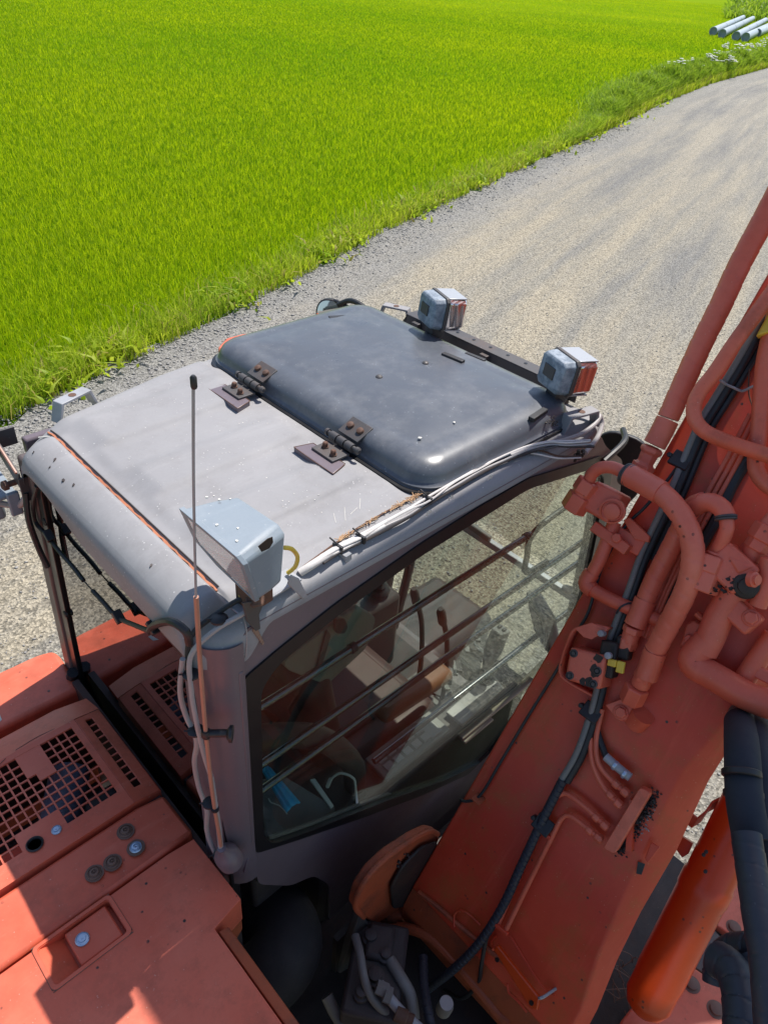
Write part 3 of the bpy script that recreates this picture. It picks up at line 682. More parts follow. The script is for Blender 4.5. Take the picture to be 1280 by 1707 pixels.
# ---------------- front lamp bar and the two front lamps
m = MB(); a = Vector((1.775, 1.66, 3.035)); b = Vector((1.775, .96, 3.035))
m.prism([a+Vector((-.012,0,0)), a+Vector((.040,0,0)), b+Vector((.040,0,0)), b+Vector((-.012,0,0))], (0,0,.005))
m.prism([a+Vector((-.012,0,-.03)), a+Vector((-.012,0,.0)), b+Vector((-.012,0,.0)), b+Vector((-.012,0,-.03))], (.005,0,0))
for y in (1.60, 1.30, 1.0): m.box((1.76, y, 3.0), (.03,.03,.06))
BAR = m.build('lamp_bar', M['darksteel'], EXC, .0015)
m = MB()
for k in range(7): m.cyl((1.793, 1.45-.07*k, 3.0395), (1.793, 1.45-.07*k, 3.0412), .0055, 14)
m.build('bar_hole', M['gasket'], BAR)
def front_lamp(c, yaw, s=1.0):
    c = Vector(c); R_ = Matrix.Rotation(yaw, 3, 'Z') @ Matrix.Rotation(.10, 3, 'Y')
    P = lambda x, y, z: c+R_ @ (Vector((x, y, z))*s)
    def ring(x, hy, hz, ch): return [P(x, yy, zz) for yy, zz in ((-hy,-hz+ch),(-hy,hz-ch),(-hy+ch,hz),(hy-ch,hz),(hy,hz-ch),(hy,-hz+ch),(hy-ch,-hz),(-hy+ch,-hz))]
    def loft(rs, mat, nm, par, bev=0):
        n = len(rs[0]); m = MB(); m.add([p for r in rs for p in r], [(i*n+k, i*n+(k+1) % n, (i+1)*n+(k+1) % n, (i+1)*n+k) for i in range(len(rs)-1) for k in range(n)]+[tuple(range(n))[::-1], tuple((len(rs)-1)*n+k for k in range(n))])
        return m.build(nm, mat, par, bev)
    body = loft([ring(-.045,.046,.042,.010), ring(-.038,.056,.050,.012), ring(.000,.060,.054,.012)], M['mottle'], 'front_work_lamp', EXC, .003)
    loft([ring(-.002,.0635,.0575,.012), ring(.012,.0635,.0575,.012)], M['darksteel'], 'lamp_rim', body, .002)
    loft([ring(.012,.060,.054,.012), ring(.078,.057,.051,.012), ring(.088,.048,.042,.012)], M['lensf'], 'lamp_glass', body, .003)
    m = MB(); R2 = R_
    for zz in (-.0545, .0545): m.box(P(.045, 0, zz), (.07*s,.10*s,.004*s), R2)
    m.build('lamp_shell', M['silverlamp'], body, .001)
    m = MB(); m.box(P(-.047, 0, .004), (.004*s,.050*s,.036*s), R2); m.build('back_plate', M['darksteel'], body, .001)
    m = MB(); m.prism([P(-.02,-.03,-.055), P(.04,-.03,-.055), P(.03,-.02,-.095), P(-.01,-.02,-.095)], R_ @ Vector((0,.05*s,0))); m.cyl(P(.01,0,-.12), P(.01,0,-.05), .012*s, 12)
    m.build('lamp_foot', M['darksteel'], body, .002)
front_lamp((1.690, 1.462, 3.136), math.radians(-20), .92)
front_lamp((1.660, .965, 3.132), math.radians(-20), .92)
# cables at the bar's far end, looped over to the mirror
m = MB(); m.tube([(1.76,1.60,3.0),(1.79,1.66,3.03),(1.80,1.70,2.99)], .006, 8); m.build('lamp_cable', M['black'], EXC)
# front left mirror
def mirror(c, nrm, hw, hh, name, mat, back):
    c = Vector(c); nrm = Vector(nrm).normalized(); u = Vector((0,0,1)).cross(nrm).normalized(); v = nrm.cross(u); m = MB()
    pts = []
    for k in range(28):
        t = 2*math.pi*k/28; cx_ = abs(math.cos(t))**.7*math.copysign(1, math.cos(t)); sx_ = abs(math.sin(t))**.7*math.copysign(1, math.sin(t)); pts.append(c+u*cx_*hw+v*sx_*hh)
    m.prism([p-nrm*.014 for p in pts], nrm*.022); o = m.build(name, back, EXC, .006, segs=3)
    m = MB(); m.prism([c+(p-c)*.90+nrm*.006 for p in pts], nrm*.004); m.build('mirror_glass', mat, o)
    return o
MIR = NT('mirror_glass').set((.62,.60,.52), .03, 1.0)
mm = mirror((1.78, 2.075, 2.885), (-.75,-.55,.25), .055, .065, 'side_mirror', MIR, M['black'])
m = MB(); m.tube([U(529,530,0,1.80), U(531,512,0,1.80), U(541,501,0,1.80), U(556,501,0,1.80), U(571,507,0,1.80), U(582,513,0,1.80)], .0075, 9); m.tube([(1.80,1.85,2.955),(1.80,1.93,2.975),(1.80,1.99,2.97),(1.79,2.04,2.94)], .010, 9); m.build('mirror_stem', M['black'], mm)
mm = mirror((2.10, .93, 2.66), (.9,.25,-.1), .10, .13, 'side_mirror', MIR, M['black'])
mm.data.transform(Matrix.Identity(4))
m = MB(); m.tube([(1.80,.84,2.85),(1.92,.85,2.87),(2.0,.9,2.86)], .010, 9); m.build('mirror_stem', M['black'], mm)
# open door top seen past the roof's left edge
m = MB(); a = [U(364,578,2,2.93), U(378,563,2,2.93), U(405,556,2,2.93), U(432,553,2,2.93), U(470,545,2,2.93), U(470,560,2,2.93), U(400,585,2,2.93), U(368,590,2,2.93)]
m.prism(a, (0,0,-1.35)); DOOR = m.build('open_door', M['orange'], EXC, .006)
# ---------------- cab walls
RY = .845; KQ = RY/.80
def Q(x, z): return Vector((x*KQ, RY, 4-(4-z)*KQ))     # side-wall point, measured for a wall at y=.80
def R_(px, py, off=0): p = U(px, py, 1, RY); return Vector((p.x, RY+off, p.z))
win_out = [R_(403,1133), R_(425,1422), R_(500,1398), R_(610,1360), R_(700,1326), R_(780,1290), R_(830,1240), Q(1.80,1.90), Q(1.905,2.25), Q(1.845,2.62), Q(1.775,2.865), Q(1.69,2.935), R_(880,795), R_(790,848), R_(700,905), R_(560,1010), R_(460,1085)]
win_out[12:] = [Q(1.334,3.008), Q(1.15,3.006), Q(.958,2.994), Q(.72,2.962), Q(.58,2.930)]
win_in = [R_(432,1150), R_(437,1385), R_(450,1405)]
glass_pts = [Q(.532,2.845), Q(.520,2.33), Q(.545,2.262), R_(520,1383), R_(640,1335), R_(740,1300), R_(805,1268), Q(1.56,1.80), Q(1.76,1.96), Q(1.862,2.26), Q(1.81,2.60), Q(1.745,2.84), Q(1.665,2.905), Q(1.345,2.972), Q(.965,2.957), Q(.72,2.925), Q(.575,2.888)]
wo = roundpoly(win_out, .02, 3); gi = roundpoly(glass_pts, .03, 3)
side = [Vector((.53,RY,2.972)), Vector((.525,RY,2.60)), Vector((.515,RY,2.24)), Q(.50,2.12), Q(.60,1.98), Q(.68,1.93), Q(.74,1.80), Q(.76,1.35), Q(1.95,1.30), Q(2.03,1.9), Q(2.0,2.27), Q(1.93,2.62), Q(1.84,2.86), Vector((1.80,RY,2.90)), Vector((1.74,RY,2.968)), Vector((1.66,RY,2.972))]
m = MB(); m.prism([p+Vector((0,.002,0)) for p in roundpoly(side, .03, 3)], (0,.028,0), [[p+Vector((0,.002,0)) for p in wo]]); SIDE = m.build('cab_side_panel', M['mauve'], EXC, 0)
m = MB(); m.prism([p+Vector((0,-.003,0)) for p in roundpoly([Vector(p) for p in win_out], .02, 3)], (0,.016,0), [[p+Vector((0,-.003,0)) for p in gi]]); WIN = m.build('side_window', M['gasket'], EXC, 0)
m = MB(); c0 = sum(gi, Vector())/len(gi); m.prism([p+(p-c0).normalized()*.006+Vector((0,.003,0)) for p in gi], (0,.005,0)); m.build('window_glass', M['glass'], WIN, smooth=0)
m = MB(); ip = [glass_pts[i]+Vector((0,.017,.004)) for i in (2,3,4,5,6,7,8)]; m.tube(ip, .006, 8); m.build('window_trim', M['greybody'], WIN)
# rounded rear right pillar with roof corner cap
m = MB()
def pil(z): t = (3.0-z)/.75; return (.450-.006*t, .842-.002*t)
prof2 = [(.078,.0),(.062,.0),(.046,.004),(.030,.014),(.016,.028),(.006,.046),(.0,.068),(.0,.10),(.012,.115),(.05,.115)]
zs = [2.945, 2.8, 2.6, 2.4, 2.24, 2.16, 2.08]
rings = []
for z in zs:
    x0, y0 = pil(z); k = 1.0 if z > 2.2 else 1.0+(2.2-z)*.4
    rings.append([(x0+a*k, y0+b*k-(k-1)*.02, z) for a, b in prof2])
n = len(prof2); m.add([p for r in rings for p in r], [(i*n+k, i*n+k+1, (i+1)*n+k+1, (i+1)*n+k) for i in range(len(rings)-1) for k in range(n-1)])
PIL = m.build('rear_pillar', M['mauve'], EXC, smooth=60)
m = MB(); m.box((.517,.8425,2.56), (.010,.006,.62)); m.build('pillar_trim_strip', M['mauve'], PIL, .002)
m = MB()
for s_ in (0,1): pass
m.tube([(.548,.895,2.999),(.545,.868,2.992),(.541,.850,2.975),(.537,.8445,2.94),(.532,.844,2.90)], .0014, 6); m.build('seam_sealant', M['pvc'], PIL)
m = MB(); m.tube([(.488,.843,2.14),(.500,.842,2.19),(.518,.843,2.195),(.524,.843,2.15)], .003, 6); m.build('weld_bead', M['mauve'], PIL)
# ---------------- rear window
GX = .462
m = MB(); outer = [(GX,.90,2.895),(GX,1.25,2.905),(GX,1.64,2.950),(GX,1.735,2.06),(GX,1.60,1.80),(GX,.86,1.95),(GX,.862,2.2)]
inner = [(GX,.925,2.852),(GX,1.25,2.865),(GX,1.598,2.915),(GX,1.69,2.12),(GX,1.56,1.88),(GX,.90,2.0)]
m.prism([(x-.004,y,z) for x,y,z in outer], (.024,0,0), [[(x-.004,y,z) for x,y,z in roundpoly(inner, .03, 4)]]); RW = m.build('rear_window', M['gasket'], EXC, .003)
m = MB(); m.prism([(GX+.004,.915,2.862),(GX+.004,1.25,2.875),(GX+.004,1.605,2.925),(GX+.004,1.70,2.10),(GX+.004,1.57,1.87),(GX+.004,.89,1.98)], (.005,0,0)); m.build('window_glass', M['glassr'], RW, smooth=0)
# black dots and clip on the glass
m = MB()
for px, py in ((78,869),(112,1023)): q = U(px, py, 0, GX); m.lathe(q, (-1,0,0), [(.011,0),(.011,.006),(.008,.008)], 14)
m.build('window_stud', M['black'], RW)
# left rear pillar
m = MB(); pp = [(.452,1.655,2.93),(.452,1.79,2.93),(.452,1.80,2.6),(.452,1.79,2.0),(.452,1.735,1.98),(.452,1.705,2.35),(.452,1.68,2.6)]
pp = [(.452,1.622,2.965),(.452,1.700,2.96),(.452,1.745,2.55),(.452,1.800,2.02),(.452,1.80,1.85),(.452,1.74,1.85),(.452,1.735,2.05),(.452,1.69,2.52)]
m.prism(pp, (.06,0,0)); m.build('rear_pillar', M['brownpillar'], EXC, .008)
# wiper-like cable across the rear window
def RWp(px, py, d=0): p = U(px, py, 0, .445-d); return p
c1 = [RWp(62,810),RWp(56,840),RWp(60,870),RWp(78,892),RWp(100,920),RWp(122,945),RWp(140,968)]
c2 = [RWp(155,985),RWp(172,1003),RWp(195,1028),RWp(225,1042),RWp(250,1052)]
m = MB(); m.tube(c1, .0055, 9); m.tube(c2, .0055, 9); m.tube([c1[-1], c1[-1].lerp(c2[0],.5), c2[0]], .0018, 6)
m.tube([RWp(250,1052), RWp(258,1042,.01), RWp(285,1036,.02), RWp(310,1052,.015), RWp(316,1072,.01)], .008, 9)
CAB = m.build('window_cable', M['black'], EXC)
m = MB()
for px, py in ((82,893),(198,1028),(256,1045)): q = RWp(px, py); m.box(q, (.02,.030,.016), Matrix.Rotation(.6, 3, 'X'))
m.build('cable_clip', M['black'], CAB, .002)
# lower skirt of the rear wall: black rubber flap between window and deck
m = MB(); m.prism([(.425,1.745,2.10),(.425,1.66,2.20),(.425,.90,2.20),(.425,.86,2.15),(.44,.86,1.2),(.44,1.74,1.2)], (.02,0,0)); 
m = MB(); m.prism([(.452,1.74,2.03),(.452,1.58,1.86),(.452,.86,1.96),(.452,.86,1.2),(.452,1.74,1.2)], (.02,0,0)); m.build('rear_wall', M['darkplastic'], EXC)
m = MB(); m.tube([(.447,1.70,2.16),(.440,1.735,2.05),(.440,1.58,1.93),(.440,1.2,2.0),(.440,.9,2.03)], .018, 8); m.build('window_rubber', M['black'], RW)
# left wall: frames round glass, lower panel
LW = 1.76
m = MB()
m.prism([(.50,LW,1.35),(1.92,LW,1.35),(1.98,LW,1.9),(.46,LW,1.9)], (0,.03,0)); m.box((1.08,LW+.015,2.42),(.06,.03,1.1)); m.box((.53,LW+.01,2.38),(.07,.03,1.02))
m.box((1.15,LW+.02,2.925),(1.3,.03,.05)); m.build('left_side_frame', M['mauve'], EXC, .006)
# windscreen: transom, posts, glasses
m = MB(); TR = 2.16
m.box((1.975,1.30,TR),(.025,.86,.030)); TRN = m.build('windscreen_transom', M['steel'], EXC, .004)
m = MB(); m.box((1.96,1.36,TR+.035),(.02,.16,.030), Matrix.Rotation(.05,3,'X')); m.box((1.96,1.56,TR+.045),(.02,.05,.05)); m.build('latch_handle', M['greybody'], TRN, .006)
m = MB()
for y in (.885, 1.735): m.tube([(1.77,y,2.93),(1.92,y,2.62),(1.99,y,2.20),(2.03,y,1.8),(1.95,y,1.30)], .022, 10)
m.build('front_post', M['darkplastic'], EXC)
m = MB(); m.add([(1.785,.89,2.91),(1.785,1.73,2.91),(1.93,1.73,2.62),(1.93,.89,2.62),(1.985,1.73,2.22),(1.985,.89,2.22)], [(0,1,2,3),(3,2,4,5)]); m.build('upper_windscreen', M['glassf'], EXC, smooth=60)
m = MB(); m.add([(1.99,.89,2.14),(1.99,1.73,2.14),(2.02,1.73,1.8),(2.02,.89,1.8),(1.96,1.73,1.4),(1.96,.89,1.4)], [(0,1,2,3),(3,2,4,5)]); m.build('lower_windscreen', M['glassf'], EXC, smooth=60)
m = MB(); m.box((1.27,1.28,1.33),(1.42,.94,.03)); FL = m.build('cab_floor', M['darkplastic'], EXC)
# guard bars inside the side window
GB = MB()
for (xa, xb, z) in ((.545,1.60,2.631),(.545,2.03,2.417),(.545,2.0,2.312),(1.0,2.1,2.045)): 
    GB = MB(); GB.cyl((xa,.908,z),(xb,.908,z), .0105, 16); g_ = GB.build('guard_bar', M['blackrod'], EXC)
    GC = MB()
    if z > 2.6:
        for x in (.88, 1.58): GC.lathe((x,.908,z),(1,0,0),[(.009,-.01),(.014,-.008),(.014,.008),(.009,.01)],14)
        GC.build('bar_clamp', M['black'], g_)
m = MB(); m.tube([(1.90,.915,2.65),(1.63,.91,2.631),(1.615,.91,2.53),(1.635,.91,2.455),(1.75,.91,2.44)], .0095, 12, .02); m.build('grab_rail', M['black'], EXC)
# ---------------- interior
def V3(*a): return Vector(a)
# seat
m = MB(); m.box((1.20,1.27,1.80),(.50,.50,.12)); SEAT = m.build('driver_seat', M['maroon'], EXC, .045, segs=4)
m = MB(); m.box((.93,1.27,2.10),(.12,.48,.56), Matrix.Rotation(-.18,3,'Y')); m.build('backrest', M['maroon'], SEAT, .045, segs=4)
m = MB(); m.box((.86,1.27,2.47),(.09,.28,.18), Matrix.Rotation(-.18,3,'Y')); m.build('headrest', M['maroon'], SEAT, .035, segs=4)
m = MB(); m.box((1.22,1.27,1.868),(.34,.30,.02)); m.build('seat_cushion', M['maroon'], SEAT, .009)
m = MB(); m.box((1.30,1.03,2.02),(.34,.075,.06), Matrix.Rotation(.1,3,'Y')); m.build('armrest', M['leather'], SEAT, .025, segs=3)
m = MB(); m.box((1.30,1.52,2.02),(.34,.075,.06)); m.build('armrest', M['maroon'], SEAT, .025, segs=3)
m = MB(); m.box((1.25,1.27,1.55),(.34,.34,.4)); m.build('seat_base', M['darkplastic'], SEAT, .01)
# pale mesh cover over the left rear shelf, seen through the side window
a = [U(472,1105,1,1.045), U(548,1045,1,1.045), U(596,1012,1,1.045), U(628,1030,1,1.045), U(612,1080,1,1.045), U(545,1143,1,1.045), U(480,1118,1,1.045)]
m = MB(); m.prism(roundpoly(a, .02, 3), (0,.03,0)); MS = m.build('mesh_seat_cover', M['fabric'], EXC, .012)
m = MB(); a = [U(546,1050,1,1.035), U(552,1060,1,1.035), U(534,1120,1,1.035), U(528,1115,1,1.035)]; m.prism(a, (0,.006,0)); m.build('strap', M['darkplastic'], MS, .001)
m = MB(); a = [U(560,1032,1,1.02),U(575,1030,1,1.02),U(581,1045,1,1.02),U(575,1057,1,1.02),U(560,1057,1,1.02)]; m.prism(roundpoly(a,.012,3), (0,.012,0)); m.build('headphone_hook', M['maroon'], MS, .003)
# right console
m = MB(); m.box((1.25,.93,1.66),(.98,.15,.50)); CON = m.build('right_console', M['darkplastic'], EXC, .02)
m = MB(); m.box((1.19,.935,1.925),(.30,.10,.020), Matrix.Rotation(.02,3,'Y')); SWP = m.build('switch_panel', M['greybody'], EXC, .004)
m = MB()
for i in range(5):
    for j in range(2): m.box((1.08+.042*i,.915+.036*j,1.938),(.032,.026,.008))
m.box((1.285,.935,1.938),(.05,.08,.008)); m.build('rocker_switch', M['pvc'], SWP, .002)
m = MB(); m.box((1.50,.91,1.93),(.24,.075,.012), Matrix.Rotation(.05,3,'Z')); m.build('console_lid', M['pvc'], CON, .003)
m = MB(); m.box((1.56,.865,1.90),(.40,.05,.012)); m.box((1.44,.87,1.885),(.15,.08,.01)); m.build('dusty_ledge', paint('dusty_tan_plastic', (.28,.24,.18), (.34,.30,.23), (.16,.13,.10), .7), CON, .003)
# joystick: boot, stem, grip
def joystick(x, y, z, lean):
    m = MB(); m.lathe((x,y,z), (0,0,1), [(.055,0),(.050,.012),(.036,.022),(.040,.032),(.028,.042),(.030,.050),(.018,.062),(.014,.08)], 20); J = m.build('joystick', M['black'], EXC)
    d = Vector(lean).normalized(); a = Vector((x,y,z+.075)); m = MB()
    m.tube([a, a+d*.03, a+d*.07+V3(.004,0,0), a+d*.12+V3(.012,0,0), a+d*.15+V3(.02,0,0)], lambda s: .017+.012*math.sin(min(1, s/.15)*2.2)**2+.006*(s/.15), 16)
    m.box(a+d*.155+V3(.022,0,.0), (.060,.046,.035), Matrix.Rotation(.3,3,'Y')); G = m.build('grip', M['greybody'], J, .004)
    m = MB()
    for k in (-1, 1): m.box(a+d*.176+V3(.028,.010*k,0), (.020,.010,.010), Matrix.Rotation(.3,3,'Y'))
    m.build('thumb_button', M['darksteel'], J, .002)
joystick(1.60,.955,1.905,(.12,.02,1))
joystick(1.62,1.55,1.93,(.2,-.1,1))
m = MB(); m.box((1.40,1.56,1.70),(.60,.16,.42)); m.build('left_console', M['darkplastic'], EXC, .02)
# monitor on the front right post
m = MB(); R3 = Matrix.Rotation(-.5,3,'Z') @ Matrix.Rotation(-.35,3,'Y'); m.box((1.86,.915,2.08),(.05,.16,.22), R3); MON = m.build('monitor', M['greybody'], EXC, .012, segs=3)
m = MB(); m.box(V3(1.86,.915,2.08)+R3 @ V3(-.027,0,.02), (.004,.12,.13), R3); m.build('monitor_screen', M['gasket'], MON, .001)
m = MB()
for i in range(4): m.box(V3(1.86,.915,2.08)+R3 @ V3(-.028,-.045+.03*i,-.08), (.006,.018,.014), R3)
m.build('monitor_key', M['pvc'], MON, .001)
m = MB(); m.lathe((1.905,.885,2.235),(0,0,1),[(.020,0),(.022,.004),(.020,.012),(.012,.016)],18); m.build('knob', M['pvc'], EXC)
# travel levers and pedals
for y in (1.20, 1.34):
    LV = MB(); LV.tube([(1.70,y,1.36),(1.71,y,1.6),(1.68,y,1.85),(1.63,y,2.02)], .011, 10); LV.lathe((1.63,y,2.0),(-.3,0,1),[(.014,0),(.018,.01),(.018,.08),(.010,.10)],12); LV.build1('travel_lever', M['darksteel'], EXC)
m = MB()
for y in (1.19, 1.35): m.box((1.72,y,1.40),(.20,.09,.014), Matrix.Rotation(-.35,3,'Y'))
m.build('pedal', M['steel'], EXC, .003)
# ribbed floor mat, dusty and sunlit
m = MB(); m.box((1.62,1.16,1.352),(.44,.58,.012))
for k in range(13): m.box((1.42+.034*k,1.16,1.362),(.015,.56,.012))
m.build('floor_mat', M['greybody'], EXC, .002)
m = MB(); m.box((1.50,1.02,1.45),(.22,.05,.2), Matrix.Rotation(.2,3,'Z')); m.box((1.66,1.0,1.40),(.12,.07,.1), Matrix.Rotation(-.4,3,'Z')); m.build('foot_bracket', M['pvc'], EXC, .004)
# rough footwell clutter; alternating pale and dark pieces stand in for sun and shade
m = MB(); m2 = MB()
for k in range(16):
    t = k/15; x = 648+150*t+random.gauss(0,4); y = 1262-205*t+random.gauss(0,6); p = U(x, y, 2, 1.60+.1*random.random())
    (m if k % 2 else m2).box(p, (random.uniform(.05,.09), random.uniform(.018,.035), .012), Matrix.Rotation(random.uniform(.3,1.3),3,'Z') @ Matrix.Rotation(random.uniform(-.5,.5),3,'X'))
for k in range(22):
    x = random.uniform(735,860); y = 1225-.85*(x-735)+random.gauss(0,22); p = U(x, y, 2, 1.50+.15*random.random())
    (m if k % 3 else m2).box(p, (random.uniform(.02,.07), random.uniform(.015,.05), random.uniform(.006,.03)), Matrix.Rotation(random.uniform(0,3),3,'Z') @ Matrix.Rotation(random.uniform(-.6,.6),3,'Y'))
tag(m.build('sun_tone_slats', M['greybody'], EXC, smooth=0), kind='stuff'); tag(m2.build('shade_tone_slats', M['darkplastic'], EXC, smooth=0), kind='stuff')
# crumpled clear bag against the glass
m = MB(); c_ = U(792,1205,2,1.72); n_ = 9; vs = []
for i in range(n_):
    for j in range(n_): vs.append(c_+V3((i-4)*.013+random.gauss(0,.004), (j-4)*.010+random.gauss(0,.003), .045*math.exp(-((i-4)**2+(j-4)**2)/12)+random.gauss(0,.008)))
m.add(vs, [(i*n_+j,(i+1)*n_+j,(i+1)*n_+j+1,i*n_+j+1) for i in range(n_-1) for j in range(n_-1)]); BAG = m.build('crumpled_bag', NT('crumpled_pale_film').set((.55,.55,.50), .25), None, smooth=0, fixn=False)
tag(BAG, 'crumpled pale plastic bag on the cab ledge beside the amber stickers', 'plastic bag'); md = BAG.modifiers.new('thick','SOLIDIFY'); md.thickness = .0012
# sheet of grey card leaning on the console
m = MB(); a = [U(702,1258,2,1.80), U(776,1192,2,1.80), U(778,1214,2,1.76), U(704,1290,2,1.76)]; m.prism(a, (0,0,.003)); CARD = m.build('card_sheet', paint('dull_lilac_card', (.22,.20,.21), (.25,.23,.24), (.16,.14,.14), .8), None, smooth=0)
tag(CARD, 'plain grey card sheet lying on the right console inside the window', 'card')
# amber warning stickers on the lower side glass
def wq(px): return U(px[0], px[1], 1, RY+.013)
m = MB()
m.prism([wq(p) for p in ((862,1176),(898,1140),(904,1150),(865,1185))], (0,.001,0)); m.prism([wq(p) for p in ((823,1205),(855,1182),(858,1190),(826,1213))], (0,.001,0)); m.prism([wq(p) for p in ((800,1228),(820,1212),(822,1222),(803,1238))], (0,.001,0))
m.build('warning_sticker', M['sticker'], WIN, smooth=0)
m = MB(); m.prism([wq(p) for p in ((868,1134),(905,1098),(908,1120),(868,1160))], (0,.0008,0)); m.build('paper_sticker', paint('aged_clear_sticker', (.30,.25,.16), (.34,.29,.2), (.22,.18,.12), .6), WIN, smooth=0)
# rear shelf right behind the seat, with things on it
m = MB(); m.box((.76,1.25,1.93),(.42,.72,.03)); m.box((.66,.97,1.86),(.22,.12,.25)); SH = m.build('rear_shelf', M['darkplastic'], EXC, .012)
m = MB(); a = U(520,1190,2,2.06); m.box(a, (.085,.085,.035), Matrix.Rotation(.5,3,'Z')); CB = m.build('small_grey_box', M['greybody'], EXC, .008)
m = MB(); m.lathe(a+V3(0,0,.018),(0,0,1),[(.02,0),(.02,.004),(.012,.005)],14); m.build('dial', M['black'], CB)
m = MB(); m.lathe(U(487,1218,2,1.98),(0,0,1),[(.012,-.02),(.012,.02),(.006,.03)],10); m.tube([U(487,1218,2,1.98), U(500,1205,2,2.0), U(510,1200,2,2.02)], .003, 6); m.build('cable_plug', M['steel'], CB)
m = MB(); m.tube([(.50,1.10,2.35),(.62,1.00,2.40),(.80,.95,2.30),(.92,.93,2.10),(.95,.93,1.95)], .035, 12, .02); m.build('trim_duct', M['darkplastic'], EXC)
# face mask: pleated, three layers bent over the ledge (lies on the shelf)
def UM(px, py, z=2.13): return U(px, py, 2, z)
q = [UM(437,1282,2.10), UM(450,1281,2.12), UM(500,1338,2.10), UM(478,1356,2.08), UM(448,1332,2.10)]
m = MB(); n_ = 10; vs = []; A, Bc, Cc, Dd = UM(436,1284), UM(451,1279), UM(501,1338), UM(477,1356)
for i in range(n_+1):
    for j in range(9):
        s_, t = i/n_, j/8; p = A.lerp(Dd, s_).lerp(Bc.lerp(Cc, s_), t); vs.append(p+V3(0,0,.012*math.sin(t*3.14)+.003*math.sin(t*19)))
m.add(vs, [(i*9+j,(i+1)*9+j,(i+1)*9+j+1,i*9+j+1) for i in range(n_) for j in range(8)])
MK = empty('face_mask', UM(465,1320,2.1), 'light blue pleated face mask inside the cab at the side window corner', 'face mask')
o = m.build('pleated_cloth', M['mask'], MK, smooth=60, fixn=False); so = o.modifiers.new('thick', 'SOLIDIFY'); so.thickness = .0015
m = MB(); m.tube([UM(448,1331), UM(452,1338), UM(466,1343), UM(479,1357)], .0018, 6); m.build('ear_loop', M['paper'], MK)
# shelf ledge below the mask and the pale strip
m = MB(); a = [UM(430,1300,2.08), UM(470,1290,2.08), UM(560,1345,2.02), UM(520,1385,2.0), UM(445,1400,2.08)]; m.prism(a, (0,0,-.03)); m.build('side_tray', M['greybody'], EXC, .006)
m = MB(); a = [UM(517,1302,2.06), UM(525,1300,2.06), UM(556,1345,2.03), UM(551,1349,2.03)]; m.prism(a, (0,0,.008)); m.build('pale_strip', M['paper'], EXC, .001)
# white charging cable
m = MB(); m.tube([UM(547,1309,2.06), UM(551,1300,2.09), UM(563,1290,2.12), UM(575,1290,2.13), UM(590,1298,2.12), UM(593,1315,2.08), UM(595,1338,2.03)], .0035, 9)
PC = m.build('charging_cable', M['paper']); tag(PC, 'white charging cable looped in the cab just right of the blue mask', 'cable')
m = MB(); m.cyl(UM(546,1311,2.05), UM(551,1299,2.09), .006, 10); m.build('plug', M['paper'], PC)
# ---------------- rear right work lamp on the roof corner
def P3(x, y, z): return V3(x, y, z)
F = [(.500,.970,3.200),(.503,.803,3.200),(.508,.791,3.186),(.536,.804,3.078),(.541,.815,3.070),(.540,.930,3.074),(.530,.985,3.106)]
front = [V3(*p) for p in F]
ctr = sum(front, Vector())/len(front)
Bk = [(.600,.942,3.198),(.609,.834,3.198),(.612,.816,3.186),(.590,.800,3.096),(.587,.812,3.086),(.592,.920,3.086),(.602,.955,3.112)]
back = [V3(*p) for p in Bk]
m = MB(); mid = [f.lerp(b, .55)+(f-ctr)*.02 for f, b in zip(front, back)]; n = 7
m.add(front+mid+back, [(i*n+k,i*n+(k+1)%n,(i+1)*n+(k+1)%n,(i+1)*n+k) for i in range(2) for k in range(n)]+[tuple(range(n))[::-1], tuple(2*n+k for k in range(n))])
LAMP = m.build('rear_work_lamp', M['lampblue'], EXC, .006, segs=3)
m = MB(); fo = [p+(p-ctr)*.02+V3(-.004,0,0) for p in front]; fi = [ctr+(p-ctr)*.86+V3(-.004,0,0) for p in front]; m.prism(fo, (.010,0,0), [fi]); m.build('lamp_bezel', M['lampblue'], LAMP, .002)
m = MB(); fl = [ctr+(p-ctr)*.87+V3(-.003,0,0) for p in front]; m.prism(fl, (.004,0,0)); m.build('lamp_glass', M['lens'], LAMP, smooth=0)
m = MB(); fn = (front[3]-front[2]).cross(back[2]-front[2]).normalized(); fn = -fn if fn.y > 0 else fn
def onside(px, py): r_ = ROT @ _k(px, py); return CAM+r_*((front[2]-CAM).dot(fn)/r_.dot(fn))+fn*.0035
m.prism([onside(*p) for p in ((427,909),(443,896),(451,893),(452,902),(446,912),(433,918))], fn*.0012); m.build('adjusting_slot', M['stain'], LAMP, smooth=0)
for k, (px, py) in enumerate([(345,830),(357,828),(366,834),(384,833),(362,876),(397,882),(395,903)]):
    r_ = ROT @ _k(px, py)
    # drop the flake on the lamp's top slope
    a_, b_, c_ = front[0], front[1], back[1]; nn = (b_-a_).cross(c_-a_).normalized(); t = (a_-CAM).dot(nn)/r_.dot(nn); p = CAM+r_*t
    if nn.z < 0: nn = -nn
    patch('dropping', p+nn*.0012, nn, blob(random.uniform(.0018,.004), 9, .6), M['paper'], LAMP)
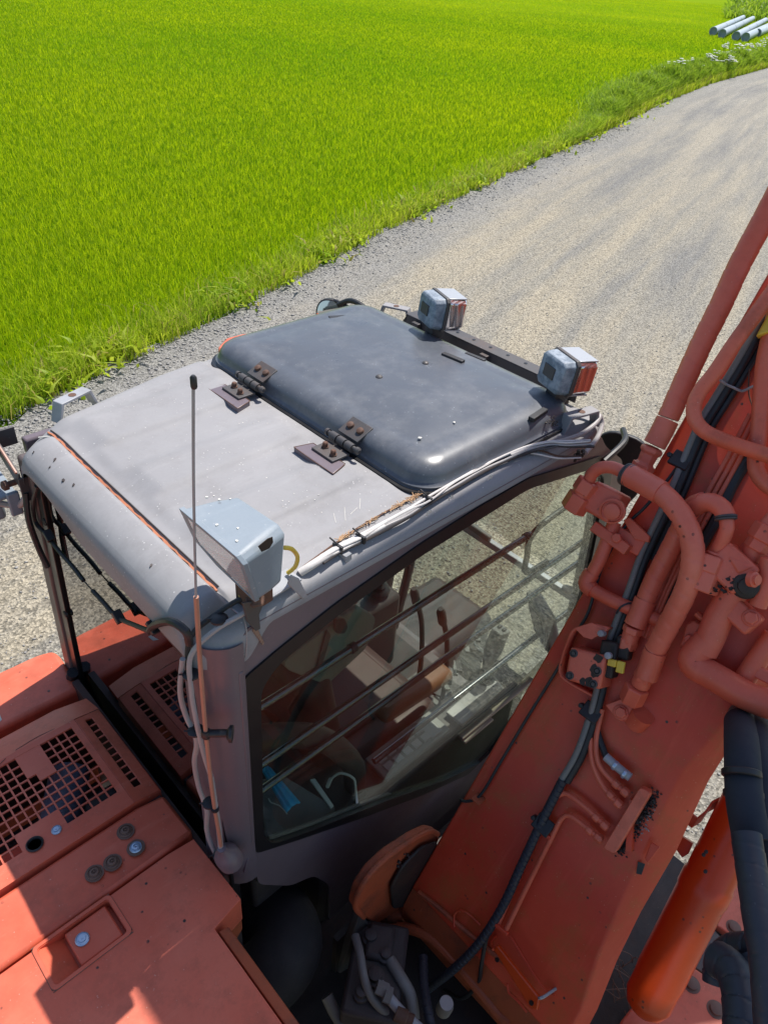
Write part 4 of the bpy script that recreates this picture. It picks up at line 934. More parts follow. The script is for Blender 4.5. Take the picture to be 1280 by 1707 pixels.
# bracket: strap on the roof edge, two legs, bolt
m = MB(); R_z = Matrix.Rotation(.06,3,'Z'); m.box((.605,.876,3.006),(.15,.045,.005), R_z)
LY = .8425
m.prism([U(x,y,1,LY) for x,y in ((484,957),(497,963),(512,994),(503,997),(478,972))], (0,-.004,0))
BR = m.build('lamp_bracket', M['steel'], LAMP, .0015)
m = MB(); m.box((.575,.868,3.040),(.055,.045,.07), R_z); m.lathe((.560,.845,3.035),(0,-.3,1),[(.02,0),(.02,.006),(.012,.008),(.012,.018)],6); m.lathe((.612,.874,3.020),(0,0,1),[(.012,0),(.012,.014),(.008,.02)],10); m.build('swivel', M['rust'], LAMP, .003)
m = MB(); m.prism([U(x,y,1,LY) for x,y in ((402,1003),(440,998),(430,1022),(432,1046),(424,1050),(410,1034))], (0,-.005,0)); m.build('rusty_leg', M['darksteel'], LAMP, .001)
m = MB()
for k in range(7): t = k/6; m.box((U(425+2*k,1050,1,.843).x,.8425,U(427,1048,1,.843).z-.008*k),(.010*(1-.6*t),.0022,.0085))
m.build('rust_stain', paint('rust_run_stain', (.26,.165,.12), (.29,.20,.15), (.2,.13,.1), .45), LAMP, smooth=0)
m = MB(); m.tube([U(474,913,2,3.12), U(486,915,2,3.11), U(496,928,2,3.07), U(492,945,2,3.035), U(480,955,2,3.015)], .0045, 10); m.build('lamp_cable', M['yellow'], LAMP)
# black and grey leads from the lamp down the rear right pillar
def tubep(name, mat, par, pts, r, seg=9, **k): m = MB(); m.tube(pts, r, seg, **k); return m.build(name, mat, par)
LEAD = tubep('lamp_lead', M['black'], EXC, [(.575,.86,3.03),(.545,.875,3.022),(.50,.893,2.995),(.455,.905,2.96),(.436,.895,2.90),(.428,.875,2.80),(.425,.870,2.74)], .0052)
tubep('lead_sleeve', M['pvc'], LEAD, [(.57,.845,3.015),(.53,.852,3.008),(.480,.868,2.985),(.437,.880,2.94),(.425,.872,2.86),(.422,.862,2.78),(.425,.855,2.68),(.432,.85,2.60)], .0052)
tubep('lead_sleeve', M['pvc'], LEAD, [(.43,.90,2.92),(.418,.905,2.83),(.420,.900,2.76),(.425,.878,2.70),(.424,.900,2.60),(.428,.905,2.50),(.430,.885,2.43),(.428,.895,2.33),(.432,.88,2.26),(.44,.86,2.22)], .0056)
tubep('lead_sleeve', M['pvc'], LEAD, [(.432,.85,2.60),(.430,.842,2.50),(.434,.846,2.40),(.430,.840,2.32),(.436,.85,2.24)], .0062)
tubep('yellow_core', M['yellow'], LEAD, [(.575,.868,3.033),(.560,.874,3.030),(.548,.879,3.026)], .0048)
for p in ((.50,.875,3.0),(.436,.885,2.885),(.424,.873,2.735),(.428,.86,2.49),(.436,.86,2.26)):
    m = MB(); m.lathe(V3(*p)-V3(0,0,.004),(0,.1,1),[(.014,0),(.017,.002),(.017,.006),(.014,.008)],14); m.cyl(V3(*p), V3(*p)+V3(-.02,.012,.004), .0018, 6); m.build('cable_tie', M['black'], LEAD)
# antenna: whip, copper coloured mast, clips
AN = tubep('antenna', M['steel'], EXC, [(.420,.745,3.566),(.421,.775,3.38),(.422,.806,3.15)], .0022, 8)
tubep('antenna_mast', M['copper'], AN, [(.422,.805,3.155),(.424,.822,2.98),(.425,.834,2.78),(.426,.840,2.55),(.430,.838,2.34)], .0044, 12)
m = MB(); m.lathe((.420,.7445,3.556),(0,-.02,1),[(.0035,0),(.0045,.003),(.0045,.015),(.0025,.018)],12); m.build('tip_cap', M['black'], AN)
m = MB(); m.cyl((.455,.805,2.77),(.425,.835,2.765), .008, 12); m.lathe((.462,.797,2.77),(-1,.9,0),[(.017,0),(.017,.006),(.008,.012)],16); m.lathe((.425,.834,2.755),(0,0,1),[(.008,0),(.010,.004),(.010,.016),(.008,.02)],12)
m.lathe((.427,.839,2.49),(0,0,1),[(.009,0),(.009,.006)],12); [q.build1('antenna_clip', M['black'], AN) for q in m.split()]
m = MB(); m.lathe((.440,.835,2.29),(-.25,0,1),[(.03,-.04),(.030,.0),(.022,.012),(.010,.03),(.010,.045)],18); m.build('antenna_base', M['mauve'], AN)
# ---------------- cable run along the right roof edge
def RE(px, py, z=3.012): return U(px, py, 2, z)
run = [(500,955),(535,932),(567,912),(600,897),(640,876),(680,855),(715,832),(760,805),(800,782),(840,763),(880,747),(915,738),(945,738),(985,738)]
WR = tubep('roof_cable_sleeve', M['whitecable'], EXC, [RE(500,955,3.0), RE(520,942), RE(545,926), RE(567,913), RE(600,898), RE(640,877)], lambda s: max(.0034, .0085-.02*max(0, s-.08)), 12)
def wob(off, dz, a): return [RE(x+off*.5+random.gauss(0,1.2)*a, y+off+random.gauss(0,1.2)*a, 3.012+dz) for x, y in run[1:]]
tubep('roof_cable', M['whitecable'], WR, wob(-3, .003, .8), .0033, 8); tubep('roof_cable', M['pvc'], WR, wob(3, .0, .9), .0030, 8)
tubep('roof_cable', M['darksteel'], WR, wob(5, -.002, 1.3), .0026, 6); tubep('roof_cable', M['whitecable'], WR, wob(0, .006, 1.6), .0024, 6); tubep('roof_cable', M['stain'], WR, wob(7, -.003, .7), .0026, 6)
tubep('roof_cable', M['rust'], WR, [RE(*p, 3.004) for p in ((505,945),(560,905),(600,878),(640,855),(690,828),(712,815),(750,795))], .0022, 6)
LOOP = tubep('front_roof_cable', M['pvc'], WR, [RE(850,760), RE(890,745,3.01), RE(930,736,3.0), RE(965,725,3.0), RE(990,708,3.01), RE(999,693,3.02), RE(985,688,3.02), RE(955,690,3.01), RE(935,690,3.0)], .0065, 10)
tubep('front_roof_cable', M['pvc'], WR, [RE(999,693,3.02), RE(1003,705,3.0), RE(995,730,2.98), RE(975,755,2.97)], .007, 10)
tubep('copper_wire', M['rust'], WR, [RE(855,757), RE(895,750,3.0), RE(930,760,2.985), RE(968,761,2.97)], .0028, 6)
tubep('copper_wire', M['whitecable'], WR, [RE(855,752), RE(895,757,3.0), RE(930,764,2.985), RE(968,763,2.97)], .0022, 6)
m = MB(); q = RE(965,759,2.97)
for _ in range(26): m.box(q+V3(*(random.gauss(0,.005) for _ in range(3))), [random.uniform(.003,.009)]*3, Matrix.Rotation(random.random()*3,3,'Z'))
m.build('taped_joint', M['stain'], WR, smooth=0)
m = MB()
for px, py in ((563,914),(601,898),(712,833)):
    m = MB(); q = RE(px, py); m.box(q+V3(0,0,.001), (.007,.026,.018), Matrix.Rotation(.1,3,'Z')); m.cyl(q+V3(0,.0,.01), q+V3(-.008,.018,.022), .0022, 6); m.build('cable_tie', M['black'], WR, .002)
m = MB()
for px, py in ((567,917),(840,756)): q = RE(px, py, 3.0); m.box(q+V3(0,-.012,-.006), (.018,.03,.018), Matrix.Rotation(.1,3,'Z'))
m.build('cable_clip', M['steel'], WR, .001)
m = MB(); random.seed(11)
def straw(n, px, py, sx, sy):
    for _ in range(n):
        x = px+random.gauss(0, sx); y = py-(x-px)*.52+random.gauss(0, sy); p = RE(x, y, 3.006); a = random.gauss(.05, .6); l = random.uniform(.004,.014)
        m.cyl(p-V3(math.cos(a),math.sin(a),0)*l, p+V3(math.cos(a),math.sin(a),random.uniform(-.1,.3))*l, .0009, 4)
straw(22, 575, 893, 8, 1.2); straw(46, 672, 838, 20, 1.1); straw(10, 620, 868, 10, 1)
m.build('caught_straw', paint('dry_straw', (.42,.25,.14), (.5,.33,.18), (.3,.16,.08), .8), WR, smooth=0)
for px, py in ((815,798),(749,832),(712,857)):
    q = U(px, py, 1, .8435)
    for k in range(3): patch('paint_nick', (q.x+.006*k, .8448, q.z+.002*(k%2)), (0,-1,0), [(-.0012,-.005),(.0012,-.005),(.0016,.005),(-.0008,.006)], M['paper'], SIDE, .0004, (1,0,0))
# ---------------- rear left corner: bracket with lamp seen edge on
m = MB(); A_ = lambda px, py, x=.44: U(px, py, 0, x)
bk = [A_(8,747,.43), A_(40,797,.43), A_(40,806,.43), A_(8,757,.43)]
m.prism([V3(.44,1.66,2.93), V3(.44,1.80,2.985), V3(.44,1.80,2.94), V3(.44,1.66,2.875)], (-.006,0,0))
m.box((.465,1.80,2.955),(.055,.006,.05)); m.box((.455,1.655,2.885),(.05,.006,.07)); m.box((.48,1.665,2.90),(.05,.03,.07)); LB = m.build('left_lamp_bracket', M['darksteel'], EXC, .0015)
m = MB(); m.tube([V3(.432,1.66,2.934), V3(.432,1.73,2.963), V3(.432,1.80,2.989)], .0035, 6); m.build('worn_edge', M['copper'], LB)
m = MB()
for y, z in ((1.79,2.93),(1.70,2.885)): m.lathe((.436,y,z),(-1,0,0),[(.008,-.01),(.008,.02),(.013,.02),(.013,.032),(.006,.036)],10)
m.build('bracket_bolt', M['rust'], LB)
m = MB(); pts = [V3(.40,1.80,2.865), V3(.40,1.765,2.83), V3(.40,1.72,2.84), V3(.40,1.70,2.79), V3(.33,1.70,2.76), V3(.28,1.74,2.80)]
m.box((.385,1.765,2.850),(.10,.11,.012), Matrix.Rotation(.15,3,'X')); m.box((.42,1.70,2.825),(.03,.012,.07)); LL = m.build('left_work_lamp', M['lampblue'], EXC, .004)
m = MB(); m.prism([V3(.34,1.86,2.86),V3(.34,1.76,2.835),V3(.41,1.76,2.835),V3(.41,1.86,2.86)], (0,.0,-.09)); m.build('lamp_housing', M['lampblue'], LL, .01)
tubep('lamp_cable', M['pvc'], LL, [(.44,1.66,2.86),(.43,1.70,2.815),(.41,1.745,2.80),(.38,1.79,2.80)], .009, 8)
tubep('lamp_cable', M['black'], LL, [(.44,1.655,2.875),(.428,1.648,2.80),(.434,1.652,2.70),(.440,1.64,2.64)], .008, 8)
# ================================================================== engine deck
def H2(px, py, z=2.2): p = U(px, py, 2, z); return (p.x, p.y)
def slab(name, pts, z, t, mat, par, bev=.006, holes=(), corner=.02):
    m = MB(); m.prism([(x, y, z) for x, y in pts], (0,0,-t), [[(x, y, z) for x, y in h] for h in holes]); return m.build(name, mat, par, bev)
# middle panel
PM = slab('engine_hood_panel', [(-.8,1.139),(.36,1.139),(.435,1.132),(.437,.992),(.36,.985),(-.8,.985)], 2.2, .09, M['orange'], EXC, .010)
PM.data.vertices.foreach_set('co', [c for v in PM.data.vertices for c in (v.co.x, v.co.y, v.co.z-(max(0, v.co.x-.40)*.3))])
def ventcap(px, py, r, mat, name='vent_cap'):
    p = U(px, py, 2, 2.2); m = MB(); m.lathe((p.x,p.y,2.2),(0,0,1),[(r,0),(r,.003),(r*.90,.005),(r*.84,.003),(r*.68,.004),(r*.62,.008),(r*.35,.009),(r*.30,.006),(r*.14,.006),(r*.10,.010)],28)
    return m.build(name, mat, PM)
for px, py in ((210,1386),(188,1438),(158,1456)): ventcap(px, py, .0165, M['caprust'])
ventcap(227,1413,.015, M['lock'])
for px, py in ((210,1386),(188,1438),(158,1456),(227,1413)):
    p = U(px, py, 2, 2.2); patch('grime_ring', (p.x,p.y,2.2004), (0,0,1), blob(.0225, 26, .06), M['caprust'], PM, .0005)
def key_lock(px, py, r, z, par):
    p = U(px, py, 2, z); m = MB(); m.lathe((p.x,p.y,z),(0,0,1),[(r,0),(r,.003),(r*.86,.005),(r*.80,.003),(r*.55,.0035),(r*.5,.006),(r*.3,.006)],28); m.box((p.x,p.y,z+.0065),(r*.34,.0025,.002))
    m.build('key_lock', M['lock'], par, smooth=40)
# right panel with handle recess
rec = rrect(.026,.206,.868,.978,.012,4)
rec = [H2(183,1488),H2(220,1555),H2(88,1658),H2(55,1583)]
rx0, rx1, ry0, ry1 = .022, .206, .866, .980
hole = rrect(rx0+.008, rx1-.008, ry0+.008, ry1-.008, .008, 4)
PR = slab('engine_hood_panel', [(-.8,.975),(.355,.975),(.425,.968),(.428,.768),(.345,.752),(.345,-.3),(-.8,-.3)], 2.2, .10, M['orange'], EXC, .012, [hole])
m = MB(); fr_o = rrect(rx0,rx1,ry0,ry1,.012,5); m.prism([(x,y,2.2005) for x,y in fr_o], (0,0,.0025), [[(x,y,2.2005) for x,y in hole]]); HR = m.build('handle_recess', M['orange'], EXC, .0015)
m = MB(); m.box(((rx0+rx1)/2,(ry0+ry1)/2,2.168),(rx1-rx0,ry1-ry0,.004)); 
m.prism([(x,y,2.2) for x,y in hole], (0,0,-.034), [[(x+.0,y,2.2) for x,y in rrect(rx0+.0095, rx1-.0095, ry0+.0095, ry1-.0095, .008, 4)]])
m.build('recess_tray', M['orange'], HR)
m = MB(); m.prism([(.092,.888,2.199),(.186,.888,2.195),(.186,.968,2.195),(.092,.968,2.199)], (0,0,-.02)); m.prism([(.092,.878,2.199),(.092,.888,2.199),(.092,.968,2.199),(.080,.968,2.18),(.080,.878,2.18)],(.012,0,-.0))
m = MB(); m.box((.138,.922,2.186),(.098,.088,.020)); m.build('latch_handle', M['orange'], HR, .004)
m = MB(); m.add([(.030,.874,2.199),(.085,.874,2.172),(.085,.972,2.172),(.030,.972,2.199)], [(0,1,2,3)]); m.build('finger_slope', M['orange'], HR, smooth=0)
key_lock(138,1566,.0155,2.197,HR)
m = MB(); m.tube([(x,y,2.2008) for x,y in fr_o+[fr_o[0]]], .0011, 5, .01); m.build('dirty_outline', M['caprust'], HR)
# down-turned front edge of the right panel and the opening beyond it
m = MB(); m.prism([(.349,.765,2.185),(.428,.775,2.165),(.426,.768,2.05),(.352,.745,2.02)], (0,.012,0)); m.prism([(.350,.745,2.19),(.375,.742,2.185),(.375,-.3,2.185),(.350,-.3,2.19)], (0,0,-.06)); m.build('hood_end_frame', M['rustorange'], PR, .003)
m = MB(); m.box((.352,.22,1.9),(.01,1.05,.5)); m.build('deck_side_wall', M['rustorange'], EXC, .002)
# box panel with grille (raised), real holes
gx1, dx, dy, y1 = .345, .0224, .0268, 1.474
rows = 10
def cell(i, j): return (gx1-dx*(i+1), gx1-dx*i, y1-dy*(j+1), y1-dy*j)   # i along -x, j along -y
mask = {}
for i in range(0, 34):
    for j in range(rows):
        on = True
        if i >= 4 and i < 7 and j < 4-(1 if i > 5 else 0): on = (j >= 4-(0 if i < 6 else 1)) 
        if 6 <= i < 11 and j >= 8: on = False
        if i >= 16: on = False if j < 0 else on
        mask[(i, j)] = on
def loops_from(mask):
    """outline of each connected hole region, as rectilinear loops"""
    ed = {}
    for (i, j), on in mask.items():
        if not on: continue
        xa, xb, ya, yb = cell(i, j)
        P_ = [(i, j), (i, j+1), (i+1, j+1), (i+1, j)]
        for k, (di, dj) in enumerate(((0-0, 0), (0, 1), (1, 0), (0, 0))): pass
        for a, b, nb in (((i,j),(i,j+1),(i-1,j)), ((i,j+1),(i+1,j+1),(i,j+1)), ((i+1,j+1),(i+1,j),(i+1,j)), ((i+1,j),(i,j),(i,j-1))):
            if not mask.get(nb, False): ed[a] = b
    out = []
    while ed:
        s0 = next(iter(ed)); l = [s0]; c = ed.pop(s0)
        while c != s0: l.append(c); c = ed.pop(c)
        out.append([(gx1-dx*i, y1-dy*j) for i, j in l])
    return out
hl = loops_from(mask)
TOPZ = 2.205
box_top = [(-.8,1.150),(.362,1.150),(.362,1.495),(-.8,1.495)]
m = MB(); m.prism([(x,y,TOPZ) for x,y in box_top], (0,0,-.006), [[(x,y,TOPZ) for x,y in h] for h in hl])
BX = m.build('grille_hood', M['orange'], EXC)
m = MB()                       # sloping rim with its own row of slots
s0, s1 = (.362, TOPZ), (.436, TOPZ-.018)
sl = lambda x, y: (x, y, TOPZ-(x-.362)/(.074)*.018-.0005)
slot = [(.386,1.196),(.405,1.196),(.405,1.478),(.386,1.478)]
m.prism([sl(.362,1.150), sl(.436,1.150), sl(.436,1.50), sl(.362,1.495)], (0,0,-.006), [[sl(x,y) for x,y in slot]])
m.add([(.436,1.150,2.187),(.436,1.50,2.187),(.436,1.50,2.08),(.436,1.150,2.08)], [(0,1,2,3)])
m.add([(-.8,1.495,TOPZ),(.362,1.495,TOPZ),(.436,1.50,2.187),(.43,1.575,2.168),(.34,1.585,2.178),(-.8,1.585,2.178)], [(0,1,4,5),(1,2,3,4)])
m.add([(-.8,1.585,2.178),(.34,1.585,2.178),(.43,1.575,2.168),(.43,1.580,2.06),(.34,1.600,2.06),(-.8,1.600,2.06)], [(0,1,4,5),(1,2,3,4)])
m.add([(-.8,1.150,TOPZ),(.362,1.150,TOPZ),(.436,1.150,2.187),(.436,1.142,2.10),(-.8,1.142,2.10)], [(0,1,3,4),(1,2,3)])
m.build('hood_rim', M['orange'], BX, .004, smooth=30)
m = MB(); bw = .0042; z = TOPZ-.005
for i in range(1, 34):
    js = [j for j in range(rows) if mask.get((i, j)) and mask.get((i-1, j))]
    run_ = []
    for j in js+[99]:
        if run_ and j != run_[-1]+1: m.box((gx1-dx*i, y1-dy*(run_[0]+run_[-1]+1)/2, z),(bw, dy*len(run_), .004)); run_ = []
        run_.append(j)
for j in range(1, rows):
    is_ = [i for i in range(34) if mask.get((i, j)) and mask.get((i, j-1))]
    run_ = []
    for i in is_+[99]:
        if run_ and i != run_[-1]+1: m.box((gx1-dx*(run_[0]+run_[-1]+1)/2, y1-dy*j, z-.0006),(dx*len(run_), bw, .004)); run_ = []
        run_.append(i)
for k in range(1, 11): m.box(sl(.3955, 1.196+.0256*k)[:2]+(sl(.3955,0)[2]-.004,), (.02,.004,.004))
m.build('grille_bar', M['orange'], BX, smooth=0)
key_lock(95,1384,.0125,TOPZ,BX)
p = U(59,1408,2,TOPZ); m = MB(); m.lathe((p.x,p.y,TOPZ),(0,0,1),[(.019,0),(.021,.004),(.018,.007),(.015,.003),(.014,-.02)],28); m.build('rubber_plug', M['black'], BX)
m = MB(); m.tube([(.20,1.50,2.204),(.26,1.505,2.203),(.31,1.50,2.203)], .0008, 5); m.tube([(.12,1.47,2.206),(.17,1.49,2.206)], .0008, 5); m.build('scratch', M['caprust'], BX)
# beneath the grille: radiator side, fan shroud, grey silencer, mesh
m = MB(); m.cyl((.30,1.44,2.07),(.10,1.16,2.05), .055, 28); m.build('silencer', paint('blue_grey_drum_paint', (.10,.13,.19), (.13,.16,.22), (.06,.06,.08), .5), EXC)
m = MB(); m.box((.30,1.22,1.95),(.16,.26,.2)); m.box((.23,1.33,1.75),(.34,.50,.05)); m.box((-.05,1.33,2.10),(.02,.36,.02)); m.box((.03,1.19,2.04),(.26,.06,.12)); m.build('engine_block', M['darksteel'], EXC, .01)
m = MB(); m.box((.03,1.28,2.08),(.34,.05,.05)); m.build('engine_rail', M['deep'], EXC, .004)
m = MB()
for k in range(9): m.box((.02-.03*k,1.38,2.12),(.004,.14,.004))
for k in range(4): m.box((-.09,1.32+.04*k,2.12),(.26,.004,.004))
m.build('inner_guard_mesh', M['black'], EXC, smooth=0)
m = MB(); m.box((.44,1.3,1.7),(.02,.75,.9)); m.box((-.30,1.15,1.55),(.02,.9,.6)); m.box((.07,1.14,1.95),(.72,.012,.45)); m.box((.07,.3,1.75),(.72,1.5,.02)); m.box((.03,1.60,1.95),(.8,.01,.25)); m.build('engine_bay_wall', M['maroon'], EXC)
# left counterweight shoulder
cz = 2.13
ctop = [U(0,1113,2,cz), U(60,1091,2,cz), U(88,1083,2,cz), U(99,1090,2,cz), U(128,1132,2,cz), U(137,1146,2,cz), U(0,1205,2,cz)]
m = MB(); P_ = [Vector(p) for p in ctop]; P_[0] = P_[0]+V3(-.5,0,0)*1; P_[6] = P_[6]+V3(-.5,0,0)
P_ = roundpoly(P_, [0,.02,.02,.02,.02,.02,0], 4); m.prism(P_, (0,0,-.5)); CW = m.build('side_cover', M['orange'], EXC, .025, segs=4)
m = MB(); q = U(82,1152,2,cz); m.lathe(V3(q.x,q.y,cz),(0,0,1),[(.004,0),(.004,.001),(.0025,.0012)],12); m.build('cover_screw', M['caprust'], CW)
m = MB(); q = [U(x,y,2,cz) for x,y in ((-6,1193),(0,1190),(4,1200),(-4,1208))]; m.prism([p+V3(0,0,.0006) for p in q], (0,0,.001)); m.build('white_sticker', M['paper'], CW, smooth=0)
# ================================================================== boom
L0 = BP(-.02,.66); 
def bprof(s_, y0, y1): return None
m = MB()
# s stations: (s, yLeft, yRight face edge, flange edge, thickness)
inner_px = [(955,1707),(1000,1565),(1060,1442),(1077,1397),(1115,1315),(1152,1250),(1222,1180)]
outer_px = [(975,1707),(1018,1610),(1072,1500),(1119,1424),(1182,1285),(1227,1190)]
st = []
for s_ in (-.02, .10, .25, .4, .6, .8, 1.0, 1.3, 1.7, 2.2, 3.0, 3.8, 5.0, 6.4):
    yi = float(np.interp(s_, sorted([BSY(*p)[0] for p in inner_px]), [y for _, y in sorted([BSY(*p) for p in inner_px])]))
    yo = float(np.interp(s_, sorted([BSY(*p)[0] for p in outer_px]), [y for _, y in sorted([BSY(*p) for p in outer_px])]))
    st.append((s_, .66, yi, min(yo, yi-.035), .30+.12*min(1, max(0, s_)/1.2)))
rings = [[BP(s_, yl, -.012), BP(s_, yl-.004, 0), BP(s_, yi, 0), BP(s_, yi-.010, -.004), BP(s_, yo+.010, -.046), BP(s_, yo-.002, -.060), BP(s_, yo+.055, -.075), BP(s_, yo+.055, -th), BP(s_, yl, -th)] for s_, yl, yi, yo, th in st]
n = 9; m.add([p for r in rings for p in r], [(i*n+k,i*n+(k+1)%n,(i+1)*n+(k+1)%n,(i+1)*n+k) for i in range(len(rings)-1) for k in range(n)]+[tuple(range(n))[::-1], tuple((len(rings)-1)*n+k for k in range(n))])
BOOM = m.build('boom', M['boomface'], EXC, .004, smooth=25)
# foot: transverse tube, side ear, gusset
def bt(name, mat, pts, r, seg=14, par=None, **k): m = MB(); m.tube([B(*p) for p in pts], r, seg, **k); return m.build(name, mat, par or EXC)
m = MB(); f0 = BP(-.03, .69, -.06); f1 = BP(-.03, .08, -.06); dn = (-BD*.9-BN*.25)
m.add([BP(-.005,.655,-.002), BP(-.005,.09,-.002), BP(-.09,.09,-.01), BP(-.09,.655,-.01), BP(-.16,.09,-.05), BP(-.16,.655,-.05), BP(-.19,.09,-.13), BP(-.19,.655,-.13), BP(-.17,.09,-.25), BP(-.17,.655,-.25)], [(0,1,2,3),(3,2,4,5),(5,4,6,7),(7,6,8,9)])
FT = m.build('boom_foot', M['rustorange'], BOOM, smooth=60)
ear = [(590,1512),(598,1482),(618,1452),(648,1424),(690,1396),(716,1384),(730,1387),(733,1400),(716,1424),(694,1462),(694,1484),(664,1520),(640,1540),(625,1541),(606,1528)]
m = MB(); pe = [U(x, y, 1, .675) for x, y in ear]; m.prism(roundpoly(pe, .02, 3), (0,.028,0)); EAR = m.build('foot_ear', M['rustorange'], BOOM, .006)
m = MB(); pe = [U(x, y, 1, .668) for x, y in ((700,1478),(722,1432),(726,1400),(700,1408),(668,1440),(648,1476),(652,1512),(672,1508))]; m.prism(roundpoly(pe,.02,3), (0,-.01,0)); m.build('grease_patch', M['stain'], BOOM, .004)
m = MB(); g1 = [U(x,y,1,.675) for x,y in ((630,1538),(664,1516),(690,1486),(694,1466))]; g2 = [BP(-.17,.60,-.14), BP(-.12,.60,-.04), BP(-.06,.60,-.004), BP(.0,.60,-.006)]
m.add(g1+g2, [(0,1,5,4),(1,2,6,5),(2,3,7,6)]); so_ = m.build('foot_saddle', M['rustorange'], BOOM, smooth=60); md = so_.modifiers.new('thick','SOLIDIFY'); md.thickness = .012
m = MB(); rimp = [U(x,y,1,.672) for x,y in ((606,1528),(592,1510),(600,1482),(620,1452),(650,1425),(690,1398),(716,1386),(729,1390)) ]; m.tube(rimp, .0085, 9); m.build('ear_rim', M['rustorange'], BOOM)
m = MB()
for _ in range(60): q = U(685+random.gauss(0,12), 1450+random.gauss(0,17), 1, .664); crumb(m, q, random.uniform(.002,.008))
m.build('grease_crumbs', M['stain'], EAR, smooth=0)
m = MB(); a = [U(625,1541,1,.68), U(606,1528,1,.70), U(590,1512,1,.70), U(545,1640,1,.74), U(560,1660,1,.74)]; m.prism(a, (0,-.03,0)); m.build('swing_frame_plate', M['darksteel'], EXC, .006)
m = MB(); arc = [(632,1545),(680,1548),(720,1565),(755,1600),(790,1640),(830,1690),(850,1707)]; m.tube([B(x, y, -.02) for x, y in arc], .016, 10); m.build('foot_rim', M['rustorange'], BOOM)
bt('weld_rod', M['rustorange'], [(698,1487,.006),(730,1512,.006),(760,1538,.006),(800,1572,.006),(840,1604,.006)], .008, 8)
for pl_ in ([(757,1545),(757,1525),(768,1517),(785,1527),(800,1542)], [(845,1640),(848,1655),(862,1668),(878,1688)]): bt('wire_guide', M['boomface'], [(x,y,.012) for x,y in pl_], .0035, 7)
# angled guard strip low on the boom
m = MB(); q = [B(822,1583,.05), B(828,1576,.05), B(898,1664,.05), B(895,1685,.05), B(884,1682,.05)]; m.prism(q, BN*-.014); G_ = m.build('guard_strip', M['deep'], EXC, .003)
m = MB()
for x, y in ((828,1600),(885,1672)): c = B(x, y, .052); m.cyl(c-BN*.002, c+BN*.001, .0065, 12)
m.build('bolt_hole', M['gasket'], G_)
bt('guard_edge', M['boomface'], [(822,1583,.05),(818,1570,.03),(826,1560,.0)], .004, 6, G_); bt('guard_edge', M['steel'], [(898,1664,.05),(905,1662,.05),(926,1648,.0)], .004, 6, G_)
bt('guard_line', M['boomface'], [(850,1560,.008),(900,1640,.008),(925,1660,.008)], .003, 6)
# thin black cable along the boom's left edge
bt('edge_cable', M['black'], [(1134,770,.02),(1110,803,.03),(1075,845,.03),(1040,880,.03),(1003,946,.03),(981,1018,.02),(960,1056,.02),(930,1113,.012),(880,1194,.012),(835,1269,.012),(800,1326,.012),(776,1336,.012),(768,1333,-.0)], .0045, 8)
m = MB(); q = B(797,1332,.014); m.box(q, (.03,.03,.006)); m.build('cable_tie', M['rustorange'], BOOM, .001)
# the two long rubber hoses up the middle
def lane(off, h): return [(x+off*.93, y+off*.45, h) for x, y in ((1292,500),(1262,548),(1225,612),(1190,668),(1168,704),(1150,745),(1122,812),(1100,860),(1070,925),(1047,990),(1020,1060),(1005,1115),(993,1165),(983,1200),(962,1258),(938,1300))]
HA = bt('rubber_hose', M['greybody'], lane(-2, .034), .0090, 12); HB = bt('rubber_hose', M['black'], lane(7, .028), .0108, 12)
bt('rubber_hose', M['black'], lane(18, .014)[:9], .010, 10)
bt('spiral_sleeve', M['navyhose'], [(938,1300,.034),(905,1365,.034),(870,1440,.034),(838,1510,.034),(800,1570,.03),(760,1612,.02),(725,1640,-.02),(700,1660,-.10)], .0122, 14, wrap=(.016,.10))
bt('rubber_hose', M['black'], [(838,1500,.03),(812,1560,.03),(802,1610,.02),(796,1640,-.02),(770,1664,-.06),(740,1650,-.10)], .006, 9)
m = MB()
for x, y in ((1134,767),(985,1187),(905,1375)): q = B(x, y, .034); m.box(q, (.045,.052,.012), Matrix.Rotation(-.55,3,'Y')); m.lathe(q+V3(0,.03,0), BN, [(.007,-.008),(.007,.012)],10)
m.build('hose_clip', M['black'], BOOM, .003)
# three thin orange lines
for k in range(3):
    o_ = k*9.5; bt('thin_steel_line', M['orange'], [(1250+o_,690+o_*.3,.022),(1214+o_,759+o_*.3,.022),(1179+o_,822+o_*.3,.022),(1150+o_*.8,880+o_*.3,.02),(1118+o_*.6,945+o_*.3,.02),(1088+o_*.5,1015+o_*.3,.02),(1070+o_*.5,1060+o_*.3,.02)], .0062, 9)
bt('thin_steel_line', M['black'], [(1262,742,.012),(1225,800,.012),(1195,862,.012),(1160,925,.012),(1115,1010,.012)], .014, 10)
# big wrapped hose at the boom's left, out over the road
H1 = bt('wrapped_hose', M['hosered'], [(1298,316,.06),(1272,366,.06),(1230,445,.06),(1200,510,.06),(1170,570,.06),(1140,636,.055),(1113,697,.05)], .0275, 22, wrap=(.046,.045))
bt('hose_collar', M['hosered'], [(1112,700,.05),(1100,724,.05),(1090,742,.05)], .0295, 22, H1)
m = MB(); a = B(1088,745,.05); b = B(1078,765,.045); d = (b-a).normalized(); m.lathe(a, d, [(.024,0),(.030,.006),(.030,.014),(.024,.02),(.022,.045),(.027,.05),(.027,.075),(.022,.085)], 6); m.lathe(a+d*.05, d, [(.031,0),(.031,.03)], 6); m.build('hex_fitting', M['hosered'], H1, .002)
